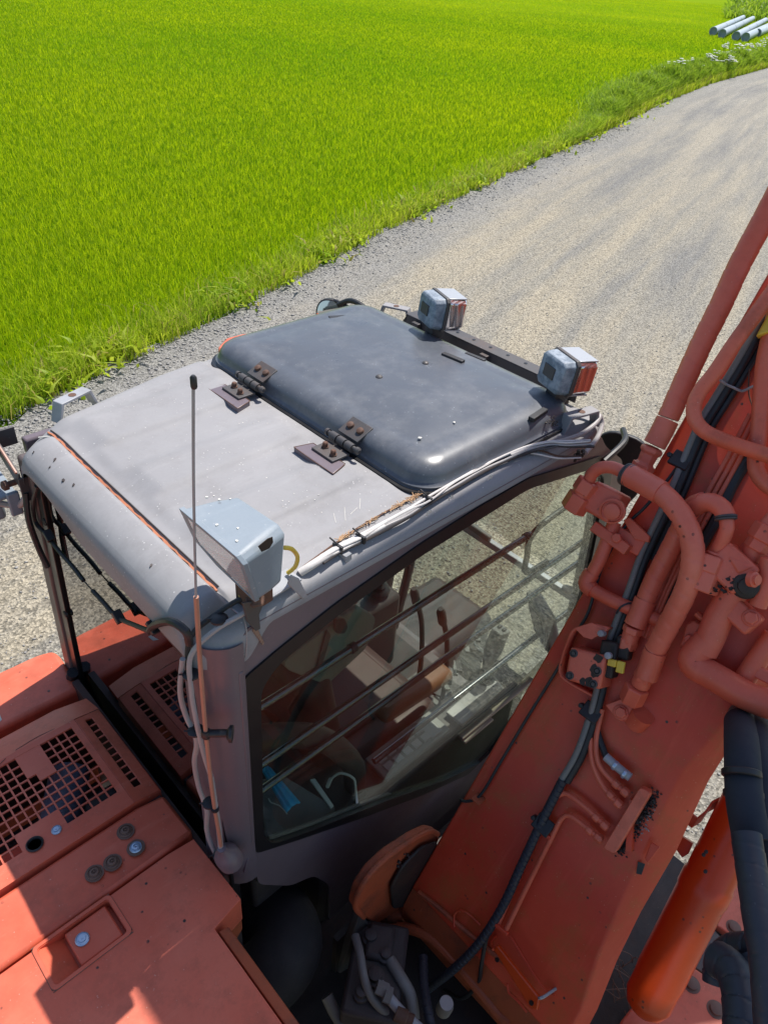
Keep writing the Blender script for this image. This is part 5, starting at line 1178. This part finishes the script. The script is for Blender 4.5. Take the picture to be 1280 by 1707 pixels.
# rigid loop pipe
bt('steel_pipe', M['orange'], [(1296,474,.10),(1262,520,.10),(1225,570,.10),(1190,622,.10),(1166,652,.10),(1156,676,.10),(1158,700,.10),(1174,719,.10),(1200,732,.10),(1235,745,.10),(1275,758,.10),(1310,770,.10)], .0185, 18)
bt('steel_pipe', M['orange'], [(1292,520,.05),(1282,560,.05),(1272,610,.05),(1268,660,.05),(1264,720,.05),(1259,760,.05),(1261,786,.05),(1275,806,.05),(1300,822,.05)], .0195, 18)
m = MB(); q = B(1292,555,.03); m.prism([B(1262,566,.05),B(1290,515,.05),B(1300,560,.05),B(1282,560,.05)], BN*.03); m.build('yellow_tag', M['yellow'], BOOM, .004)
bt('steel_strap', M['steel'], [(1200,634,.08),(1210,641,.045),(1222,646,.055),(1236,652,.03),(1250,646,.05),(1264,640,.06)], .0035, 6)
bt('drip_string', M['rust'], [(1250,585,.02),(1249,600,.02),(1247,640,.02),(1248,660,.02),(1256,685,.02)], .002, 5)
# arched hose pair
def nut(p, d, r, L, mat='hosered', par=None, seg=6, name='hex_nut'): m = MB(); m.lathe(Vector(p)-Vector(d).normalized()*L/2, d, [(r*.90,0),(r,.003),(r,L-.003),(r*.90,L)], seg); return m.build(name, M[mat], par or EXC, .0015)
A1 = bt('wrapped_hose', M['hosered'], [(1100,820,.15),(1122,842,.165),(1141,870,.17),(1153,905,.165),(1153,945,.15),(1142,985,.13),(1125,1020,.11),(1108,1052,.09),(1092,1082,.07)], .0265, 20, wrap=(.045,.045))
bt('hose_collar', M['hosered'], [(1048,792,.13),(1074,806,.14),(1102,822,.15)], .0300, 22, A1)
bt('hose_collar', M['hosered'], [(1092,1084,.07),(1084,1106,.06),(1076,1130,.055)], .0285, 22, A1)
bt('elbow_pipe', M['hosered'], [(980,806,.10),(986,790,.115),(1000,780,.125),(1020,779,.13),(1042,789,.13)], .0165, 18, A1)
m = MB()
for k, (x, y, h) in enumerate(((1042,790,.13),(1046,791,.13),(1050,793,.13))): m.lathe(B(x, y, h), B(1074,806,.14)-B(1048,792,.13), [(.027,-.002),(.0305,0),(.0305,.003),(.027,.005)], 22)
m.build('crimp_ring', M['darksteel'], A1)
dA = B(1064,1150,.04)-B(1076,1125,.055)
nut(B(1073,1128,.055), dA, .027, .02, par=A1); nut(B(1069,1136,.05), dA, .024, .03, par=A1, seg=20, name='fitting_sleeve'); nut(B(1056,1157,.045), dA, .032, .05, par=A1)
B1 = bt('wrapped_hose', M['hosered'], [(1150,850,.10),(1140,868,.085),(1122,904,.07),(1106,935,.06),(1090,966,.055),(1076,999,.05)], .0245, 20, wrap=(.04,.045))
bt('hose_collar', M['hosered'], [(1075,1000,.05),(1066,1022,.05),(1057,1043,.05)], .0275, 22, B1)
bt('hose_collar', M['hosered'], [(1160,846,.115),(1172,838,.13),(1188,838,.14),(1203,848,.145),(1209,862,.145)], .0225, 20, B1)
bt('elbow_pipe', M['hosered'], [(1209,862,.145),(1211,880,.145),(1204,900,.135),(1193,922,.12)], .0165, 18, B1)
bt('elbow_pipe', M['hosered'], [(1140,862,.085),(1146,848,.10),(1156,838,.11),(1170,833,.13)], .0185, 18, B1)
m = MB()
for k in range(2): m.lathe(B(1209,860+4*k,.145), B(1211,880,.145)-B(1209,862,.145), [(.022,-.002),(.0255,0),(.0255,.003),(.022,.005)], 22)
m.build('crimp_ring', M['darksteel'], B1)
dB = B(1047,1075,.04)-B(1057,1045,.05)
nut(B(1054,1050,.05), dB, .026, .02, par=B1); nut(B(1050,1062,.045), dB, .022, .03, par=B1, seg=20, name='fitting_sleeve'); nut(B(1045,1072,.04), dB, .026, .03, par=B1)
# connector block 1 (over the cab window)
m = MB(); c = B(1012,836,.06); Rb = Matrix((BD, Vector((0,1,0)), BN)).transposed()
m.box(c+BD*-.005, (.085,.085,.085), Rb); BL1 = m.build('connector_block', M['hosered'], EXC, .008)
d = B(955,848,.09)-B(980,810,.10)
nut(B(977,812,.098), d, .034, .040, par=BL1); nut(B(961,838,.092), d, .036, .050, par=BL1); nut(B(969,824,.095), d, .028, .03, par=BL1, seg=20, name='fitting_sleeve')
m = MB(); c2 = B(1020,852,.10); dd = (CAM-c2).normalized()*.4+BN*.6+V3(0,-.1,-.2); m.lathe(c2, dd, [(.034,-.01),(.034,.002),(.029,.004),(.027,-.001),(.023,-.001),(.021,.010),(.016,.012)], 26); m.build('round_plug', M['hosered'], BL1)
# clamp block beneath it, pipe C
m = MB(); m.box(B(1018,897,.055), (.030,.115,.030), Rb @ Matrix.Rotation(-.10,3,'Z')); m.box(B(1046,900,.02), (.045,.10,.05), Rb); CB1 = m.build('pipe_clamp', M['hosered'], EXC, .003)
nut(B(1027,897,.073), BN, .014, .010, par=CB1, name='clamp_bolt'); 
m = MB(); m.prism([B(1042,868,.03),B(1052,864,.03),B(1086,895,.03),B(1084,905,.03),B(1060,900,.03)], BN*.02); m.build('clamp_saddle', M['orange'], CB1, .002)
PC_ = bt('steel_pipe', M['hosered'], [(1024,870,.05),(1010,905,.05),(998,935,.05),(983,962,.045)], .0185, 18); bt('pipe_elbow', M['hosered'], [(986,955,.045),(978,967,.045),(978,976,.045),(988,984,.045)], .0225, 18, PC_); bt('pipe_run', M['hosered'], [(986,982,.045),(1010,996,.045),(1045,1012,.04),(1080,1026,.03),(1108,1040,.02)], .0185, 18, PC_)
bt('cable_tie', M['navyhose'], [(1027,1022,.06),(1034,1012,.075),(1046,1006,.068),(1056,1006,.04)], .003, 6, PC_)
# valve block with guard
m = MB(); vc = B(984,1112,.055); Rv = Rb @ Matrix.Rotation(.35,3,'Z'); m.box(vc, (.088,.098,.085), Rv); VB = m.build('valve_block', M['hosered'], EXC, .007)
m = MB(); c = B(1016,1098,.05); m.box(c, (.095,.045,.055), Rv); m.box(B(1040,1080,.04), (.06,.04,.04), Rv); m.build('valve_side', M['stain'], VB, .006)
m = MB()
for u_, v_ in ((.030,.036),(-.030,.036),(.002,-.034),(-.034,-.030)): q = vc+Rv @ V3(u_, v_, .043); m.lathe(q, Rv @ V3(0,0,1), [(.011,-.002),(.011,.003),(.0085,.004),(.0085,.0)], 16); m.cyl(q, q+(Rv @ V3(0,0,1))*.0045, .0055, 6)
m.build('socket_bolt', M['darksteel'], VB)
for (u_, v_, r) in ((.0,-.028,.020),(-.03,-.018,.018),(.034,-.03,.014),(-.036,.0,.012)):
    patch('oil_stain', vc+Rv @ V3(u_, v_, .0428), Rv @ V3(0,0,1), blob(r, 13, .5), M['stain'], VB, .0006)
m = MB(); q = B(1001,1056,.10); m.lathe(q, BN, [(.0085,-.02),(.0085,.004),(.006,.006)], 14); q = B(1013,1093,.10); m.lathe(q, BN, [(.009,-.01),(.009,.004),(.005,.006)], 14); m.build('steel_nipple', M['steel'], VB)
m = MB(); m.box(B(1020,1105,.085), (.018,.022,.012), Rv); m.box(B(1034,1112,.08), (.03,.02,.012), Rv); m.build('brass_fitting', M['yellow'], VB, .002)
gp = [B(929,1118,.02), B(928,1126,.02), B(933,1098,.075), B(950,1058,.075), B(958,1048,.075), B(1012,1052,.075)]
m = MB(); path = [B(1012,1046,.085), B(985,1040,.085), B(957,1047,.085), B(948,1058,.08), B(936,1090,.06), B(930,1120,.05), B(940,1135,.045), B(965,1150,.04), B(998,1168,.03)]
T_ = spline(path, .01); vs = []
for i, p in enumerate(T_): vs += [p, p-BN*.045]
m.add(vs, [(2*i,2*i+2,2*i+3,2*i+1) for i in range(len(T_)-1)]); GD = m.build('valve_guard', M['hosered'], VB, smooth=60); so = GD.modifiers.new('thick','SOLIDIFY'); so.thickness = .006
m = MB(); m.prism([B(957,1047,.088), B(985,1038,.088), B(1013,1050,.088), B(985,1066,.088), B(972,1062,.088)], BN*-.006); m.build('guard_top', M['hosered'], VB, .001)
m = MB(); m.prism([B(1008,1175,.03), B(1050,1160,.03), B(1055,1185,.03), B(1042,1202,.03), B(1025,1196,.03)], BN*-.012); BKT = m.build('bracket_plate', M['hosered'], EXC, .002); nut(B(1034,1188,.036), BN, .016, .012, par=BKT, name='bracket_bolt'); nut(B(1034,1188,.032), BN, .021, .004, par=BKT, seg=24, name='washer')
m = MB(); m.cyl(B(1072,1190,.02), B(1058,1205,-.0), .03, 20); m.build('weld_boss', M['hosered'], BKT)
# connector block 2 with greasy coupling, clamp, big pipe
m = MB(); c = B(1222,948,.10); Rc = Rb @ Matrix.Rotation(-.25,3,'Z'); m.box(c, (.085,.095,.085), Rc); m.prism([B(1206,922,.145), B(1262,944,.145), B(1228,960,.145)], BN*-.03); BL2 = m.build('connector_block', M['hosered'], EXC, .008)
d2 = B(1172,978,.12)-B(1193,925,.12)
nut(B(1184,940,.125), d2, .036, .042, par=BL2); nut(B(1174,968,.12), d2, .038, .052, par=BL2); nut(B(1179,954,.122), d2, .031, .03, par=BL2, seg=22, name='fitting_sleeve')
nut(B(1192,924,.125), d2, .022, .008, par=BL2, seg=22, name='fitting_sleeve')
m = MB(); cpl = B(1243,975,.13); m.lathe(cpl, BN*.5+V3(-.1,-.2,0), [(.032,-.03),(.034,0),(.028,.004),(.028,.010),(.02,.012),(.018,.02),(.010,.022)], 24); m.build('quick_coupling', M['stain'], BL2)
m = MB()
for _ in range(70): q = B(1215+random.gauss(0,14), 975+random.gauss(0,9), .135+random.gauss(0,.006)); crumb(m, q, random.uniform(.002,.009))
m.build('grease_crumbs', M['stain'], BL2, smooth=0)
m = MB(); q = B(1250,965,.155); m.lathe(q, V3(.1,-.6,.2)+BN*.3, [(.018,0),(.018,.012),(.012,.014),(.012,.02)], 20); m.build('coupling_cap', M['hosered'], BL2)
m = MB(); m.box(B(1237,1026,.075), (.055,.075,.06), Rc); CB2 = m.build('pipe_clamp', M['hosered'], EXC, .006); nut(B(1251,1030,.11), BN, .016, .014, par=CB2, name='clamp_bolt'); nut(B(1251,1030,.106), BN, .021, .004, par=CB2, seg=22, name='washer')
PD = bt('steel_pipe', M['hosered'], [(1222,985,.085),(1208,1010,.08),(1196,1032,.075),(1184,1062,.07),(1172,1085,.065)], .0335, 22)
bt('pipe_elbow', M['hosered'], [(1180,1068,.068),(1160,1088,.065),(1153,1100,.065),(1160,1112,.065),(1180,1122,.065)], .0345, 22, PD)
bt('pipe_run', M['hosered'], [(1172,1118,.065),(1200,1134,.065),(1240,1158,.065),(1275,1172,.065),(1320,1185,.065)], .0345, 22, PD)
m = MB(); m.prism([B(1143,1040,.055), B(1156,1034,.055), B(1172,1044,.055), B(1162,1080,.055), B(1132,1078,.055)], BN*-.03); P5 = m.build('pipe_bracket', M['orange'], EXC, .004); nut(B(1148,1066,.06), BN, .013, .010, par=P5, name='bracket_bolt')
m = MB(); m.tube([B(1160,1022,.06), B(1172,1032,.06), B(1186,1024,.06), B(1190,1008,.06)], .008, 8); m.build('bent_tab', M['orange'], P5)
PE_ = bt('steel_pipe', M['hosered'], [(1296,862,.10),(1276,884,.10),(1262,905,.10),(1250,930,.09)], .024, 18); nut(B(1274,890,.10), B(1262,905,.1)-B(1276,884,.1), .034, .04, par=PE_); nut(B(1262,908,.10), B(1262,905,.1)-B(1276,884,.1), .028, .03, par=PE_)
m = MB(); m.lathe(B(1262,935,.06), V3(0,-.5,0)+BN, [(.05,-.02),(.05,.02),(.042,.024)], 26); m.build('pipe_flange', M['hosered'], PE_)
bt('steel_pipe', M['hosered'], [(1282,930,.12),(1276,970,.11),(1262,1010,.10)], .02, 16)
# right-hand rods below the block
bt('edge_pipe', M['orange'], [(1290,1060,.03),(1265,1095,.03),(1245,1125,.03),(1222,1165,.02)], .025, 16)
m = MB(); m.prism([B(1235,1110,.05), B(1262,1108,.05), B(1288,1125,.05), B(1288,1145,.05), B(1258,1130,.05)], BN*-.02); m.build('flat_bracket', M['hosered'], BOOM, .003)
# lower manifold with four lines
m = MB(); m.prism(roundpoly([B(1066,1312,.045), B(1084,1322,.045), B(1024,1424,.045), B(1004,1414,.045)], .01, 3), BN*-.03); MAN = m.build('manifold', M['orange'], EXC, .003)
m = MB(); m.box(B(1052,1375,.012), (.13,.015,.02), Rb @ Matrix.Rotation(.45,3,'Z')); m.build('manifold_foot', M['boomface'], MAN)
for path_, nm in (([(1003,1182),(993,1232),(997,1272),(1020,1302),(1048,1326)],'a'), ([(989,1186),(984,1232),(988,1275),(1008,1316),(1036,1346)],'b'), ([(828,1545),(860,1472),(897,1387),(920,1338),(935,1324),(948,1325),(978,1348),(1014,1382)],'c'), ([(842,1552),(880,1474),(920,1394),(936,1364),(950,1360),(975,1378),(1004,1402)],'d')):
    t_ = bt('thin_steel_line', M['orange'], [(x,y,.028) for x,y in path_], .0068, 10, MAN)
    e = B(path_[-1][0], path_[-1][1], .028); g = B(path_[-2][0], path_[-2][1], .028); d = (e-g).normalized()
    nut(e-d*.012, d, .0125, .020, 'orange', MAN); nut(e-d*.040, d, .0115, .018, 'orange', MAN)
tt = bt('rubber_hose', M['black'], [(988,1195,.018),(1000,1235,.018),(1010,1262,.02)], .009, 10, MAN)
bt('crimped_ferrule', M['steel'], [(1009,1261,.03),(1030,1280,.03),(1050,1296,.03)], .0115, 14, MAN)
m = MB()
for x, y in ((1038,1288),(1022,1274)): m.lathe(B(x,y,.03), B(1050,1296,.03)-B(1009,1261,.03), [(.0115,0),(.0135,.002),(.0135,.008),(.0115,.01)], 14)
m.build('ferrule_ring', M['lock'], MAN)
m = MB()
for x, y in ((905,1388),(835,1548)):
    m.box(B(x,y,.034), (.010,.045,.014), Rb @ Matrix.Rotation(.1,3,'Z'))
m.build('line_clip', M['boomface'], MAN, .002)
# dirt caught behind the manifold
m = MB()
for _ in range(620):
    t = random.random(); x = 1082-56*t+random.gauss(0,6)+6; y = 1322+92*t+random.gauss(0,7)+4; r = random.uniform(.0015,.0075)
    crumb(m, B(x,y,abs(random.gauss(0,.007))), r*.75)
m.build('caught_dirt', M['stain'], BOOM, smooth=0)
m = MB()
for _ in range(40): x = 1075+random.gauss(0,7); y = 1370+random.gauss(0,12); r = random.uniform(.001,.004); crumb(m, B(x,y,.002+abs(random.gauss(0,.003))), r)
m.build('caught_gravel', M['stone'], BOOM, smooth=0)
m = MB(); m.prism([B(1063,1436,.002), B(1075,1440,.002), B(1069,1458,.002), B(1060,1456,.002)], BN*.0015); m.build('slot_opening', M['gasket'], BOOM); 
m = MB(); m.prism([B(1075,1430,.004), B(1086,1403,.004), B(1100,1412,.004), B(1080,1438,.004)], BN*.006); m.build('slot_cover', M['boomface'], BOOM, .002)
# lifting plate at upper right of the boom face
m = MB(); m.prism([B(1180,1470,.0), B(1180,1471,.0), B(1181,1471,.0)], BN*.001)
# ---------------- unseen cylinders and block added above the frame to shade the engine deck
for y_ in (.25, .78):
    m = MB(); m.cyl(BP(3.05, y_, 1.00), BP(5.0, y_, 1.00), .12, 28); AC = m.build('added_shade_cylinder', M['deep'], EXC)
m = MB(); m.prism([BP(3.1,-.02,.28), BP(4.6,-.02,.28), BP(4.6,-.02,1.21), BP(3.1,-.02,1.21)], (0,1.03,0)); m.build('added_shade_block', M['orange'], EXC)
# ---------------- boom cylinder to the right, under the hoses
ca = U(1085,1650,2,1.72); cb = U(1262,1225,1,ca.y-.02) if False else None
dirc = (Vector((1,0,1.25))).normalized()
def Upl(px, py, a, nn): d = ROT @ _k(px, py); return CAM+d*((a-CAM).dot(nn)/d.dot(nn))
pn = Vector((-dirc.z,0,dirc.x)).normalized()
c0 = Upl(1088,1650,ca,pn); c1 = Upl(1280,1270,ca,pn); 
m = MB(); m.lathe(c0, c1-c0, [(.03,-.075),(.05,-.06),(.064,-.03),(.064,.02),(.067,.05),(.067,.30),(.070,.31),(.070,.35),(.066,.36),(.066,(c1-c0).length)], 36); CYL = m.build('boom_cylinder', M['deep'], EXC, smooth=50)
m = MB()
for x, y in ((1172,1425),(1176,1420),(1175,1453)): q = Upl(x,y,ca+pn*.10,pn); m.lathe(q-pn*.006, pn, [(.005,0),(.005,.008),(.002,.009)], 10)
m.build('cylinder_chip', M['stain'], CYL)
# bracket bits between boom and cylinder
def bent(name, mat, pts, wv, par, t=.006):
    m = MB(); vs = []
    for p in pts: vs += [p, p+wv]
    m.add(vs, [(2*i,2*i+2,2*i+3,2*i+1) for i in range(len(pts)-1)]); o = m.build(name, mat, par, smooth=0); so = o.modifiers.new('thick','SOLIDIFY'); so.thickness = t; return o
cp = lambda x, y, h=0: Upl(x, y, ca+pn*h, pn)
bent('bent_bracket', M['orange'], [cp(1145,1348), cp(1162,1362), cp(1174,1352), cp(1186,1335), cp(1212,1322)], Vector((0,0,-.05)), EXC)
m = MB(); m.prism([cp(1132,1392), cp(1154,1406), cp(1146,1424), cp(1136,1430), cp(1126,1416)], pn*-.02); m.build('gusset', M['deep'], EXC, .002)
# swing frame plates, right lower corner
m = MB(); Z0 = 1.58
q = [U(x,y,2,Z0) for x,y in ((1124,1590),(1232,1665),(1300,1760),(1010,1760),(1036,1700))]; m.prism(q, (0,0,-.03)); SP = m.build('swing_cover', M['orange'], EXC, .006)
for x, y in ((1152,1641),(1192,1683)):
    q = U(x,y,2,Z0); m = MB(); m.lathe(V3(q.x,q.y,Z0),(0,0,1),[(.026,0),(.026,.001),(.018,.002),(.018,.010),(.013,.012)],24); m.build('cover_bolt', M['caprust'], SP)
m = MB(); q = [U(x,y,2,Z0-.03) for x,y in ((1124,1590),(1176,1534),(1200,1560),(1236,1600),(1250,1650),(1232,1665))]; m.prism(q, (0,0,-.03)); m.build('middle_plate', M['darksteel'], EXC, .004)
m = MB(); q = [U(x,y,2,Z0-.02) for x,y in ((1176,1530),(1226,1440),(1300,1480),(1300,1600),(1236,1572))]; m.prism(q, (0,0,-.03)); SP2 = m.build('swing_cover', M['orange'], EXC, .004)
q = U(1222,1546,2,Z0-.02); m = MB(); m.lathe(V3(q.x,q.y,Z0-.02),(0,0,1),[(.024,0),(.024,.001),(.017,.002),(.017,.010),(.012,.012)],24); m.build('cover_bolt', M['caprust'], SP2)
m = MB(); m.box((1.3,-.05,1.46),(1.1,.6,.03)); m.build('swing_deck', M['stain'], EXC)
m = MB(); random.seed(5)
for _ in range(14):
    x = random.uniform(1015,1070); y = random.uniform(1600,1690); a = U(x,y,2,1.50); m.tube([a, a+V3(random.gauss(0,.03),random.gauss(0,.03),.03), a+V3(random.gauss(0,.06),random.gauss(0,.06),random.uniform(0,.08))], .0016, 5)
m.build('dead_twig', M['caprust'], EXC)
# thick hoses at the far right, close to the camera
def nearp(px, py, dd): return CAM+(ROT @ _k(px, py)).normalized()*dd
HS = MB().tube([nearp(1233,1205,2.02), nearp(1236,1250,1.84), nearp(1240,1330,1.76), nearp(1252,1400,1.75)], .036, 20); HS = HS.build('hose_sheath', M['sheath'], EXC)
m = MB(); m.tube([nearp(1258,1170,2.25), nearp(1262,1250,1.9), nearp(1266,1330,1.82), nearp(1280,1420,1.80), nearp(1296,1500,1.78)], .030, 18); m.build('sheath_fold', M['sheath'], HS)
m = MB(); m.tube([nearp(1240,1130,2.32), nearp(1236,1165,2.18), nearp(1233,1214,1.99)], .030, 18); m.build('sheath_cuff', M['greybody'], HS)
for q_ in ((1235,1284),(1238,1318)):
    m = MB(); m.lathe(nearp(*q_, 1.772), nearp(1240,1330,1.76)-nearp(1236,1250,1.78), [(.036,0),(.0385,.002),(.0385,.012),(.036,.014)], 20); m.build('sheath_strap', M['black'], HS)
m = MB(); m.tube([nearp(1243,1392,1.70), nearp(1252,1450,1.68), nearp(1264,1530,1.64), nearp(1276,1600,1.62), nearp(1282,1660,1.6), nearp(1288,1740,1.6)], .0275, 22, wrap=(.040,.05)); m.build('wrapped_hose', M['navyhose'], EXC)
m = MB(); m.tube([nearp(1196,1170,1.9), nearp(1200,1190,1.9)], .012, 10)
for pts_, r in (([(1290,1560,1.88),(1262,1578,1.90),(1225,1582,1.93),(1200,1600,1.95),(1196,1640,1.96)],.030), ([(1196,1600,1.86),(1215,1612,1.84),(1230,1640,1.82),(1236,1680,1.80),(1238,1740,1.78)],.034), ([(1250,1600,1.9),(1268,1640,1.88),(1280,1690,1.86),(1290,1740,1.84)],.032)):
    m = MB(); m.tube([nearp(*p) for p in pts_], r, 22, wrap=(.036,.07)); m.build('wrapped_hose', M['navyhose'], EXC)
# ---------------- the dark well behind the cab: air duct, pump, hoses
m = MB(); a = U(430,1640,2,1.62); b = U(468,1600,2,1.66); c_ = U(478,1560,2,1.66); e = U(450,1515,2,1.60)
m.tube([U(400,1655,2,1.62), a, b, c_, e, U(410,1500,2,1.5)], .105, 28, .02); DU = m.build('air_duct', M['ductrubber'], EXC)
m = MB(); t_ = (b-a).normalized(); m.lathe(a, t_, [(.107,0),(.113,.004),(.113,.022),(.107,.026)], 32); m.build('duct_clamp', M['darksteel'], DU)
PBm = paint('grimy_pump_casting', (.05,.040,.040), (.065,.052,.05), (.03,.024,.024), .6, 0, .2, (.3,.25,.22), .8, .5)
m = MB(); pz = 1.62; c = U(625,1630,2,pz); Rp = Matrix.Rotation(.65,3,'Z'); m.box(c, (.26,.16,.14), Rp); m.box(c+V3(.05,.04,.07),(.10,.08,.05),Rp); PU = m.build('hydraulic_pump', PBm, EXC, .012)
m = MB(); 
for dx_, dy_, r in ((-.03,.0,.028),(.03,-.02,.022),(.07,.03,.025),(-.08,.03,.022)): m.lathe(c+Rp @ V3(dx_,dy_,.068),(0,0,1),[(r,0),(r,.02),(r*.7,.022),(r*.7,.04),(r*.4,.042)],16)
m.build('pump_port', PBm, PU)
for pts_, r, mt in (([(592,1560,1.75),(600,1590,1.76),(606,1625,1.75),(618,1660,1.72),(645,1690,1.68),(680,1712,1.65)],.012,'greybody'), ([(632,1640,1.74),(650,1665,1.73),(672,1690,1.72),(700,1715,1.70)],.014,'steel'), ([(650,1600,1.70),(668,1630,1.70),(684,1660,1.68),(690,1700,1.66)],.017,'greybody'), ([(545,1660,1.62),(560,1690,1.6),(580,1720,1.6)],.018,'greybody'), ([(705,1595,1.66),(706,1640,1.68),(712,1680,1.70),(720,1720,1.70)],.013,'navyhose')):
    m = MB(); kw = {'wrap': (.02,.12)} if mt == 'navyhose' else {}; m.tube([U(*p[:2],2,p[2]) for p in pts_], r, 14, **kw); m.build('pump_hose', M[mt], PU)
m = MB(); q = U(636,1648,2,1.745); m.lathe(q, (.3,-.5,-.1), [(.02,-.015),(.02,.015),(.015,.02)], 6); q = U(645,1658,2,1.74); m.lathe(q, (.3,-.5,-.1), [(.023,-.008),(.023,.012)], 6); m.build('hose_fitting', M['greybody'], PU)
m = MB(); q = U(676,1697,2,1.72); m.lathe(q, (.3,-.6,-.1), [(.020,-.03),(.020,.0),(.016,.004),(.018,.02)], 16); m.build('brown_sleeve', M['rust'], PU)
m = MB(); q = U(742,1672,2,1.68); m.lathe(q-V3(0,0,.05), (0,-.1,1), [(.022,0),(.022,.04),(.019,.05),(.019,.056)], 18); m.build('filler_neck', M['greybody'], PU)
m = MB(); m.lathe(q+V3(0,-.003,.006), (0,-.1,1), [(.019,0),(.019,.003)], 18); m.build('white_cap', M['pvc'], PU)
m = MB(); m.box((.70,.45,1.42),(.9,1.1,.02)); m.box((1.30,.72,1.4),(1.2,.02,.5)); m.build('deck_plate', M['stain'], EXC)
m = MB(); m.box((.9,.9,.75),(2.6,1.9,.3)); m.box((1.2,2.0,.45),(3.4,.5,.75)); m.box((1.2,-.6,.45),(3.4,.5,.75)); m.build('undercarriage', M['darksteel'], EXC, .05)

# ------------------------------------------------------------------ specks of dirt and droppings, then tidy the tree of parts
for (nm, mt, pr), mb in SPECKS.items(): tag(mb.build(nm, bpy.data.materials[mt], bpy.data.objects[pr], smooth=0), kind='stuff')
for o in bpy.data.objects:
    if o.name.split('.')[0] in ('caught_straw','caught_dirt','caught_gravel','grease_crumbs','grease_clump','taped_joint','dead_twig','dead_twigs','grille_bar','inner_guard_mesh'): o['kind'] = 'stuff'
def depth(o):
    n = 0
    while o.parent: o = o.parent; n += 1
    return n
for _ in range(3):
    for o in list(bpy.data.objects):
        if depth(o) > 2:
            q = o.parent.parent; o.parent = q; o.matrix_parent_inverse = Matrix.Translation(-wloc(q))
